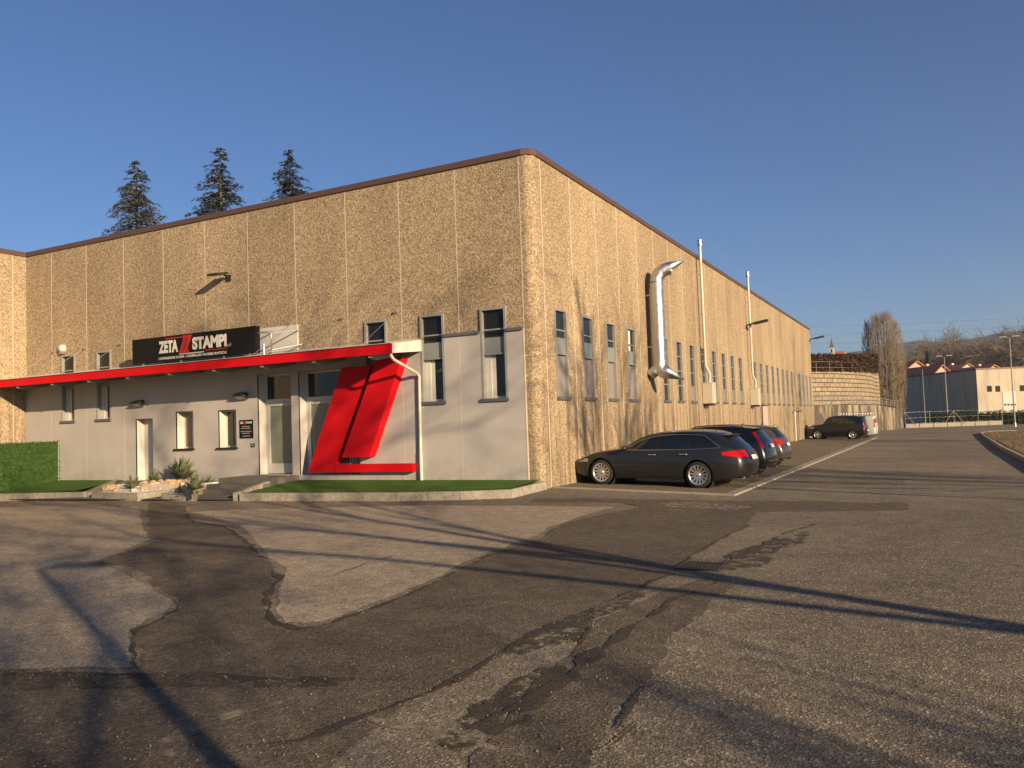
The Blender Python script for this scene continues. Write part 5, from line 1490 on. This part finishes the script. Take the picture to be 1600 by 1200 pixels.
# ------------------------------------------------------------------ retaining walls at the hall's far end
M_BLK = mat("concrete_block_wall", rough=.9); t = NT(M_BLK)
tc = t.n("ShaderNodeTexCoord"); br_ = t.n("ShaderNodeTexBrick"); t.l(tc.outputs["UV"], br_.inputs[0])
br_.inputs["Scale"].default_value = 1; br_.inputs["Brick Width"].default_value = 1.15; br_.inputs["Row Height"].default_value = .5; br_.inputs["Mortar Size"].default_value = .05
br_.inputs["Color1"].default_value = (.30, .235, .155, 1); br_.inputs["Color2"].default_value = (.24, .185, .12, 1); br_.inputs["Mortar"].default_value = (.06, .045, .03, 1)
t.col(t.mix(1.0, br_.outputs[0], t.ramp(t.noise(1.2, 5, .6), [(.3, .7), (.7, 1.15)]), 'MULTIPLY'))
t.bump(t.math('SUBTRACT', 1.0, br_.outputs["Fac"]), .8, .06)
def path_wall(name, pts, zbot, ztop, m, parent, thick=.3, uvs=True):
    b = MB(); n = len(pts); s = 0; uv = []
    V = []; F = []
    for i, p in enumerate(pts):
        zt = ztop[i] if isinstance(ztop, list) else ztop; zb_ = zbot[i] if isinstance(zbot, list) else zbot
        a = Vector(pts[max(0, i - 1)]); c = Vector(pts[min(n - 1, i + 1)]); d = (c - a).normalized(); nn = Vector((-d.y, d.x)) * thick
        V += [(p[0], p[1], zb_), (p[0], p[1], zt), (p[0] + nn.x, p[1] + nn.y, zt), (p[0] + nn.x, p[1] + nn.y, zb_)]
        if i: s += (Vector(pts[i]) - Vector(pts[i - 1])).length
        uv.append((s, zb_, zt))
    for i in range(n - 1):
        for k in range(3): F.append((i * 4 + k, (i + 1) * 4 + k, (i + 1) * 4 + k + 1, i * 4 + k + 1) if False else (i * 4 + k, i * 4 + k + 1, (i + 1) * 4 + k + 1, (i + 1) * 4 + k))
    F.append((0, 3, 2, 1)); e = (n - 1) * 4; F.append((e, e + 1, e + 2, e + 3))
    b.add(V, F)
    o = b.build(name, m, parent)
    if uvs:
        ul = o.data.uv_layers.new(name="UVMap")
        S_ = [u[0] for u in uv]
        for pl in o.data.polygons:
            for li in pl.loop_indices:
                vi = o.data.loops[li].vertex_index; i = vi // 4; co = o.data.vertices[vi].co; ul.data[li].uv = (S_[i], co.z + world_loc(o).z)
    return o
BWt = thing("block_retaining_wall", "curved retaining wall of pale concrete blocks behind the parked cars", "retaining wall", (0, 90, 2))
arc = []
for i in range(9):
    f = i / 8; px = 1255 + (1366 - 1255) * math.sin(f * math.pi / 2); Y = 74 + 24 * f ** 1.3; P = at(px, 600, Y); arc.append((P.x, P.y))
zt = [at(1255 + (1366 - 1255) * math.sin(i / 8 * math.pi / 2), 581, 74 + 24 * (i / 8) ** 1.3).z for i in range(9)]
e = Vector(arc[-1]); arc += [(e.x + .4, e.y + 4), (e.x - 1, e.y + 12)]; zt += [zt[-1], zt[-1]]
path_wall("block_face", arc, 1.2, zt, M_BLK, BWt)
M_STAIN = mat("stained_concrete", rough=.9); t = NT(M_STAIN)
c = t.mix(t.noise(.8, 5, .6), (.34, .27, .18), (.47, .38, .26)); stn = t.ramp(t.noise(1, 5, .65, t.pos((.7, .35, .12)), .5), [(.42, 0.0), (.54, 1.0)]); c = t.mix(t.math('MULTIPLY', stn, .88), c, (.06, .05, .04)); t.col(c)
LW = thing("low_retaining_wall", "stained low concrete wall running from the hall to the road's end", "retaining wall", (2, 80, -.8))
lp = [(-.6, 55.5), (1.5, 70), (3.3, 86), (5.0, 103.0), (5.4, 103.8), (3, 106)]
zl = [at(1266, 628, 55.5).z, 2.35, 2.15, at(1414, 638, 103).z, at(1414, 638, 103).z, 1.6]
def ztopl(px, py, Y): return at(px, py, Y).z
path_wall("concrete_wall", lp, -1.6, [2.35, 2.35, 2.25, 1.85, 1.85, 1.85], M_STAIN, LW, .3, False)
b = MB()
for i in range(6):
    f = i / 5; x = 5.0 - (5.0 - 3.3) * f; y = 103 - 17 * f; b.box(x - .25, x + .06, y - .2, y + .2, -1.6, 1.9 + .3 * f)
b.build("buttress", M_STAIN, LW)
# walkway railing on the low wall
RL = thing("railing", "thin metal railing on top of the low concrete wall", "railing", (3, 85, 2))
def lerp_path(f):
    f *= 3; i = min(2, int(f)); a = Vector(lp[i]); c = Vector(lp[i + 1]); p = a.lerp(c, f - i); z0 = [2.35, 2.35, 2.25, 1.85]; return (p.x - .12, p.y, z0[i] + (z0[i + 1] - z0[i]) * (f - i))
b = MB()
for k in (.35, .65, 1.0):
    b.tube([(p[0], p[1], p[2] + k) for p in [lerp_path(i / 12) for i in range(13)]], .025, 5)
b.build("rails", M_POST, RL)
b = MB()
for i in range(17):
    p = lerp_path(i / 16); b.tube([p, (p[0], p[1], p[2] + 1.02)], .03, 5)
b.build("posts", M_POST, RL)
def leaf_mass(b, c, sx, sy, sz, n, rr, l=.35, w=.12):
    for i in range(n):
        p = Vector((c[0] + rr.uniform(-sx, sx), c[1] + rr.uniform(-sy, sy), c[2] + rr.uniform(-sz, sz)))
        d = Vector((rr.uniform(-1, 1), rr.uniform(-1, 1), rr.uniform(-1, 1))).normalized() * l * rr.uniform(.5, 1.2); s_ = d.cross(Vector((rr.uniform(-1, 1), rr.uniform(-1, 1), rr.uniform(-1, 1)))).normalized() * w
        b.add([p - s_, p + s_, p + d + s_ * .3, p + d - s_ * .3], [(0, 1, 2, 3)])
# brown hedge on top of the block wall
BH = thing("brown_hedge", "dense rusty brown winter hedge growing on top of the block wall", "hedge", (0, 92, 6))
b = MB(); rr = random.Random(77)
for i in range(60):
    f = i / 59; px = 1250 + (1360 - 1250) * math.sin(f * math.pi / 2); Y = 75.2 + 24 * f ** 1.3; P = at(px, 568, Y); P0 = at(px, 581, Y); P1 = at(px, 555 + 2 * noise.noise(Vector((i * .4, 0, 0))), Y)
    leaf_mass(b, (P.x, P.y + .6, (P0.z + P1.z) / 2), .9, .6, (P1.z - P0.z) / 2 + .1, 330, rr, .30, .07)
b.build("foliage", M_BEECH, BH)
b = MB(); P = at(1300, 581, 84); 
for i in range(14):
    f = i / 13; px = 1262 + (1358 - 1262) * math.sin(f * math.pi / 2); Y = 75.4 + 24 * f ** 1.3; P = at(px, 581, Y); b.tube([(P.x, P.y + .4, P.z - .3), (P.x, P.y + .4, P.z + 1.2)], .05, 4)
b.build("stems", M_BARK, BH)
RL2 = thing("upper_railing", "pale thin railing in front of the brown hedge above the block wall", "railing", (0, 90, 6.5))
b = MB()
for (z_, r_) in ((.5, .018), (1.15, .018)):
    b.tube([(a[0] - .0, a[1] + .15, zt[i] + z_) for i, a in enumerate(arc[:9])], r_, 5)
b.build("rails", M_POST, RL2); b = MB()
for i, a in enumerate(arc[:9]): b.tube([(a[0], a[1] + .15, zt[i] - .1), (a[0], a[1] + .15, zt[i] + 1.17)], .022, 5)
b.build("posts", M_POST, RL2)

# ------------------------------------------------------------------ across the road's end
# warehouse
M_WH = mat("warehouse_concrete", rough=.85); t = NT(M_WH); c = t.mix(t.noise(.5, 5, .6), (.56, .47, .36), (.72, .61, .47))
stn = t.ramp(t.noise(1, 4, .6, t.pos((1.1, 1.1, .1))), [(.5, 0.0), (.68, .6)]); t.col(t.mix(stn, c, (.34, .28, .22)))
WHS = thing("warehouse", "low grey concrete warehouse beyond the fence with one sunlit wall", "building", (15, 118, -.8))
A = at(1525, 578, 118); print('WH'); zt_ = A.z; Bp = at(1405, 578, 150); far = at(1405, 588, 150)
# pick the far left corner depth so that a level roof line meets the photograph's slope
best = None
for Y in range(120, 320, 2):
    p = at(1405, 591, Y)
    if best is None or abs(p.z - zt_) < best[0]: best = (abs(p.z - zt_), Y)
Bp = at(1405, 591, best[1]); print('warehouse far corner', best)
Cp = at(1680, 582, 112)
wpts = [(Bp.x, Bp.y), (A.x, A.y), (A.x + 22, A.y + 9), (A.x + 20, A.y + 60), (Bp.x + 20, Bp.y + 25)]
b = MB(); b.prism([(x, y, -1.2) for x, y in wpts], (0, 0, zt_ + 1.2)); b.build("wall", M_WH, WHS, fix=True)
b = MB(); cen = Vector((A.x + 8, A.y + 25)); b.prism([(cen.x + (x - cen.x) * 1.004, cen.y + (y - cen.y) * 1.004, zt_) for x, y in wpts], (0, 0, .22)); b.build("roof_edge", M_CAP, WHS, fix=True)
u = Vector((22, 9)).normalized(); nn = Vector((-.303, -.953)); nn = Vector((u.y, -u.x))
if nn.dot(Vector((CAM.x, CAM.y)) - Vector((A.x, A.y))) < 0: nn = -nn
def wall_rect(b, s0, s1, z0, z1, off=.03, mi=0):
    p = Vector((A.x, A.y)); a = p + u * s0; c = p + u * s1; o1 = nn * off
    V = [(a.x, a.y, z0), (c.x, c.y, z0), (c.x, c.y, z1), (a.x, a.y, z1), (a.x + o1.x, a.y + o1.y, z0), (c.x + o1.x, c.y + o1.y, z0), (c.x + o1.x, c.y + o1.y, z1), (a.x + o1.x, a.y + o1.y, z1)]
    b.add(V, [(4, 5, 6, 7), (3, 7, 6, 2), (0, 1, 5, 4), (0, 4, 7, 3), (1, 2, 6, 5)], mi)
def hit(px, py):
    d = ray(px, py); # intersect with vertical plane through A along u
    n3 = Vector((nn.x, nn.y, 0)); t_ = (Vector((A.x, A.y, 0)) - CAM).dot(n3) / d.dot(n3); P = CAM + d * t_
    return (Vector((P.x, P.y)) - Vector((A.x, A.y))).dot(u), P.z
for (x0, y0, x1, y1) in ((1542, 603, 1550, 612), (1555, 603, 1563, 612), (1593, 602, 1601, 611), (1606, 602, 1614, 611)):
    s0, z1 = hit(x0, y0); s1, z0 = hit(x1, y1); b = MB(); wall_rect(b, s0, s1, z0, z1); b.build("window", M_GLASSD, WHS)
s0, z1 = hit(1566, 612); s1, z0 = hit(1589, 642); b = MB(); wall_rect(b, s0, s1, -1, z1, .05); o = b.build("loading_door", M_WHITE, WHS)
for i in range(4):
    a0, zz1 = hit(1569 + i * 5, 631); a1, zz0 = hit(1572 + i * 5, 633.5); b = MB(); wall_rect(b, a0, a1, zz0, zz1, .08); b.build("door_window", M_GLASSD, o)
b = MB()
for s_ in range(1, 11): wall_rect(b, s_ * 2.2 - .03, s_ * 2.2 + .03, -1, zt_, .015)
b.build("panel_joints", M_SEAL, WHS)

# red roofed houses
M_TILE = mat("red_roof_tiles", rough=.85); t = NT(M_TILE); t.col(t.mix(t.noise(3, 5), (.55, .13, .06), (.72, .22, .11)))
M_HW = mat("cream_house_wall", (.60, .44, .27), .8)
M_HW2 = mat("white_house_wall", (.70, .64, .54), .8)
HOUSE_Y = 0
def house(label, px0, px1, pyt, pye, Y, dep, m, seed):
    a = at(px0, pye, Y); c = at(px1, pye, Y); r = at((px0 + px1) / 2, pyt, Y); zt2 = a.z
    T = thing("house", label, "house", ((a.x + c.x) / 2, Y, -1), "red roofed houses beyond the warehouse")
    x0, x1 = a.x, c.x; y0, y1 = Y, Y + dep; zr = r.z; xm = (x0 + x1) / 2
    b = MB(); b.box(x0, x1, y0, y1, -1.5, zt2); b.add([(x0, y0, zt2), (x1, y0, zt2), (xm, y0, zr)], [(0, 1, 2)]); b.add([(x0, y1, zt2), (xm, y1, zr), (x1, y1, zt2)], [(0, 1, 2)]); b.build("wall", m, T)
    b = MB(); e_ = .5; k = (zr - zt2) / (xm - x0)
    for sg in (-1, 1):
        xe = x0 - e_ if sg < 0 else x1 + e_; P_ = [(xe, y0 - e_, zt2 - k * e_), (xm, y0 - e_, zr), (xm, y1 + e_, zr), (xe, y1 + e_, zt2 - k * e_)]
        b.prism(P_, (0, 0, .22))
    rf = b.build("roof", M_TILE, T, fix=True)
    b = MB(); b.box(xm + 1, xm + 1.7, y0 + dep * .5, y0 + dep * .5 + .7, zt2, zr + .8); b.build("chimney", m, rf)
    T.rotation_euler = (0, 0, R(38))
    for wx in (.3, .65):
        b = MB(); x = x0 + (x1 - x0) * wx; b.box(x, x + .9, y0 - .04, y0 - .001, zt2 - 2.2, zt2 - .9); b.build("window", M_GLASSD, T)
house("cream house with red gable roof leftmost beyond the warehouse", 1412, 1452, 565, 578, 190, 14, M_HW, 1)
house("cream house with red gable roof just right of the leftmost", 1456, 1488, 571, 584, 178, 12, M_HW, 2)
house("small pale house with red roof behind the bare trees", 1496, 1528, 569, 577, 230, 14, M_HW2, 3)
house("red roofed house above the sunlit warehouse wall", 1540, 1566, 571, 578, 215, 12, M_HW, 4)
for i, (px, py, Y, w, lb) in enumerate(((1500, 560, 620, 8, "tiny white house low on the wooded hill"), (1547, 555, 640, 7, "tiny white house higher on the wooded hill"), (1556, 541, 760, 9, "pale villa near the top of the wooded hill"), (1438, 555, 700, 8, "tiny pale house on the hill left of the bare trees"))):
    P = at(px, py, Y); T = thing("hill_house", lb, "house", (P.x, P.y, P.z - 6), "tiny houses on the hill")
    b = MB(); b.box(P.x - w / 2, P.x + w / 2, Y, Y + 8, P.z - 7, P.z - 1); b.build("wall", M_HW2, T)
    b = MB(); b.prism([(P.x - w / 2 - .5, Y - .5, P.z - .999), (P.x + w / 2 + .5, Y - .5, P.z - .999), (P.x, Y - .5, P.z + 1.2)], (0, 9, 0)); b.build("roof", M_TILE, T, fix=True)

# church
CH = thing("church", "distant cream church with a pointed spire above the brown hedge", "church", tuple(at(1300, 556, 330)))
Yc = 330; tl_, tr_ = at(1296, 545, Yc), at(1302.5, 545, Yc); base = at(1300, 562, Yc)
w = (tr_.x - tl_.x); x0, x1 = tl_.x, tr_.x; zt3 = tl_.z + .5; zbm = base.z - 6
b = MB(); b.box(x0, x1, Yc, Yc + w, zbm, zt3); b.build("bell_tower", M_HW2, CH)
b = MB(); xm = (x0 + x1) / 2; ym = Yc + w / 2; zp = at(1299.5, 526, Yc).z
b.add([(x0 - .15, Yc - .15, zt3), (x1 + .15, Yc - .15, zt3), (x1 + .15, Yc + w + .15, zt3), (x0 - .15, Yc + w + .15, zt3), (xm - .35, ym - .35, zt3 + (zp - zt3) * .45), (xm + .35, ym - .35, zt3 + (zp - zt3) * .45), (xm + .35, ym + .35, zt3 + (zp - zt3) * .45), (xm - .35, ym + .35, zt3 + (zp - zt3) * .45), (xm, ym, zp)],
      [(0, 1, 5, 4), (1, 2, 6, 5), (2, 3, 7, 6), (3, 0, 4, 7), (4, 5, 8), (5, 6, 8), (6, 7, 8), (7, 4, 8)]); b.build("spire", M_LEAD, CH)
b = MB(); b.box(x0 + w * .32, x1 - w * .32, Yc - .05, Yc - .002, zt3 - 2.2, zt3 - .7); b.build("belfry_opening", M_GLASSD, CH)
nv = at(1317, 551, Yc); b = MB(); b.box(x1 + .01, nv.x, Yc + .3, Yc + 9, zbm, at(1310, 553.5, Yc).z); b.build("nave", M_HW, CH)
b = MB(); zz_ = at(1310, 553.5, Yc).z; b.prism([(x1 + .01, Yc, zz_), (x1 + .01, Yc + 9.4, zz_), (x1 + .01, Yc + 4.7, zz_ + 1.6)], (nv.x - x1 + .2, 0, 0)); b.build("roof", M_TILE, CH, fix=True)

# street lamps on the far side
for (px, py, pb, Y, lb) in ((1475, 557, 642, 116, "double headed street lamp in front of the warehouse's shaded wall"), (1577, 527, 640, 92, "taller double headed street lamp in front of the sunlit warehouse wall")):
    P = at(px, py, Y); street_lamp(P.x, Y, -.8, P.z + .8, lb, "street lamps", 2, .09, -.2)
P = at(1441, 577, 112); T = thing("slim_pole", "slim bare metal pole beside the fence left of the double headed lamp", "pole", (P.x, 112, -.8))
b = MB(); b.tube([(P.x, 112, -.8), (P.x, 112, P.z)], [.06, .035], 8); b.build("shaft", M_POST, T); b = MB(); b.tube([(P.x, 112, P.z), (P.x, 112, P.z + .1)], .05, 8); b.build("cap", M_DKMET, T)
# wire fence on a concrete base
FN = thing("wire_fence", "low wire fence with metal posts on a pale concrete base at the road's end", "fence", (10, 112, -.8))
f0 = Vector((5.6, 105.2)); f1 = Vector((17.6, 113.0)); f2 = Vector((30, 112)); f3 = Vector((52, 108))
def fz(p): return zg(p.x, p.y)
b = MB()
for p, q in ((f0, f1),):
    d = (q - p); n_ = 7
    for i in range(n_):
        a = p + d * (i / n_) + d.normalized() * .05; c = p + d * ((i + 1) / n_) - d.normalized() * .05; nn_ = Vector((-d.y, d.x)).normalized() * .3
        b.prism([(a.x, a.y, -1.2), (c.x, c.y, -1.2), (c.x, c.y, -.32), (a.x, a.y, -.32)], (nn_.x, nn_.y, 0))
b.build("concrete_base", M_CONC, FN, fix=True)
pts_ = [f0.lerp(f1, i / 4) for i in range(5)] + [f1.lerp(f2, i / 4) for i in range(1, 5)] + [f2.lerp(f3, i / 5) for i in range(1, 6)]
for i, p in enumerate(pts_):
    b = MB(); b.tube([(p.x, p.y + .1, -1), (p.x, p.y + .1, 1.35)], .035, 6)
    if i in (0, 2):
        b.tube([(p.x, p.y + .1, 1.3), (p.x - 1.2, p.y - .6 + .1, -.5)], .03, 5); b.tube([(p.x, p.y + .1, 1.3), (p.x + 1.2, p.y + .6 + .1, -.5)], .03, 5)
    b.build("post", M_POST, FN)
b = MB()
for z in (1.3, .5, -.25):
    b.tube([(p.x, p.y + .12, z) for p in pts_], .008, 3)
b.build("wires", M_STEELD, FN)
# dark hedge behind the fence
DH = thing("dark_hedge", "long low dark green hedge behind the wire fence", "hedge", (20, 116, -.8))
b = MB(); rr = random.Random(5)
h0 = at(1444, 650, 118)
hp = [Vector((h0.x, 116.5)), Vector((h0.x + 9, 119.5 - 4)), Vector((28, 114)), Vector((55, 110))]
for a, c in zip(hp, hp[1:]):
    L = (c - a).length; n_ = int(L / .7)
    for i in range(n_):
        p = a.lerp(c, (i + .5) / n_); hz = at(1520, 643, p.y).z if False else .95 + .12 * noise.noise(Vector((p.x, p.y, 0)))
        leaf_mass(b, (p.x, p.y, (hz - 1.1) / 2 + .1), .5, .6, (hz + 1.1) / 2, 240, rr, .22, .06)
        b.obox((p.x, p.y, 0 - .15), (.4, 0, 0), (0, .35, 0), (0, 0, .9))
b.build("foliage", M_HEDGE, DH)

# overhead lines in the far sky with their two pylons out of sight
b = MB()
for k, (y0, y1) in enumerate(((508, 486), (520, 500), (534, 516))):
    a = at(1180, y0 + 4, 260); c = at(1800, y1 - 4, 230); pts2 = []
    for i in range(21):
        f = i / 20; p = a.lerp(c, f); p.z -= 5.5 * 4 * f * (1 - f) * .18; pts2.append(p)
    b.tube(pts2, .018, 3, caps=False)
o = b.build("power_lines", M_DKMET); tag(o, "three faint overhead power lines crossing the sky above the houses", "power lines")

# ------------------------------------------------------------------ hills
M_HILL = mat("wooded_hill", rough=.95); t = NT(M_HILL); t.col(t.mix(t.ramp(t.noise(.02, 6, .75), [(.35, 0.0), (.65, 1.0)]), (.05, .055, .055), (.10, .095, .085))); t.bump(t.noise(.06, 5, .7), 1, 6)
def hill(pts, Y, dep, seed, rough_):
    b = MB(); P = []
    n = 160
    for i in range(n + 1):
        px = pts[0][0] + (pts[-1][0] - pts[0][0]) * i / n; py = lin(pts, px) + rough_ * (noise.noise(Vector((px * .05, seed, 0))) * 1.6 + noise.noise(Vector((px * .25, seed, 3))) * 1.0 + noise.noise(Vector((px * .9, seed, 7))) * .6)
        P.append(at(px, py, Y))
    nr = 14; V = []; F = []
    for j in range(nr + 1):
        f = j / nr
        for i, p in enumerate(P):
            z = p.z * (math.sin(f * math.pi / 2)) ** 1.1 - 2 * (1 - f)
            y = Y - dep * (1 - f) + 0; k = 1 - (1 - f) * dep / (Y + 20)
            V.append((CAM.x + (p.x - CAM.x) * (1 - (1 - f) * .2), y, z + (noise.noise(Vector((p.x * .02, y * .02, seed))) * 8 * f * (1 - f))))
    for i, p in enumerate(P): V.append((p.x * 1.1, Y + dep, -5))
    m_ = n + 1
    for j in range(nr + 1):
        for i in range(n): F.append((j * m_ + i, j * m_ + i + 1, (j + 1) * m_ + i + 1, (j + 1) * m_ + i))
    b.add(V, F, 0, True)
    return struct(b.build("hill", M_HILL))
hill([(700, 640), (1000, 625), (1180, 575), (1260, 562), (1290, 556), (1320, 554), (1350, 550), (1400, 539), (1440, 535), (1480, 537), (1520, 532), (1560, 524), (1600, 519), (1700, 512), (1900, 530)], 1300, 500, 1, 1.5)
hill([(1150, 640), (1300, 575), (1400, 562), (1460, 556), (1520, 548), (1570, 541), (1620, 530), (1700, 522), (1900, 540)], 800, 200, 2, 1.5)

# ------------------------------------------------------------------ haze
HAZE = True
if HAZE:
    M_HAZE = bpy.data.materials.new("haze"); M_HAZE.use_nodes = True
    t_ = M_HAZE.node_tree; t_.nodes.clear(); out = t_.nodes.new("ShaderNodeOutputMaterial"); pv = t_.nodes.new("ShaderNodeVolumePrincipled")
    pv.inputs["Color"].default_value = (.80, .86, 1.0, 1); pv.inputs["Density"].default_value = .00020; pv.inputs["Anisotropy"].default_value = .2
    t_.links.new(pv.outputs[0], out.inputs["Volume"])
    b = MB(); b.box(-1200, 1500, -280, 1850, -12, 175); o = b.build("haze", M_HAZE); o["kind"] = "stuff"
    tag(o, "thin pale blue winter haze over the distant hills", "haze")
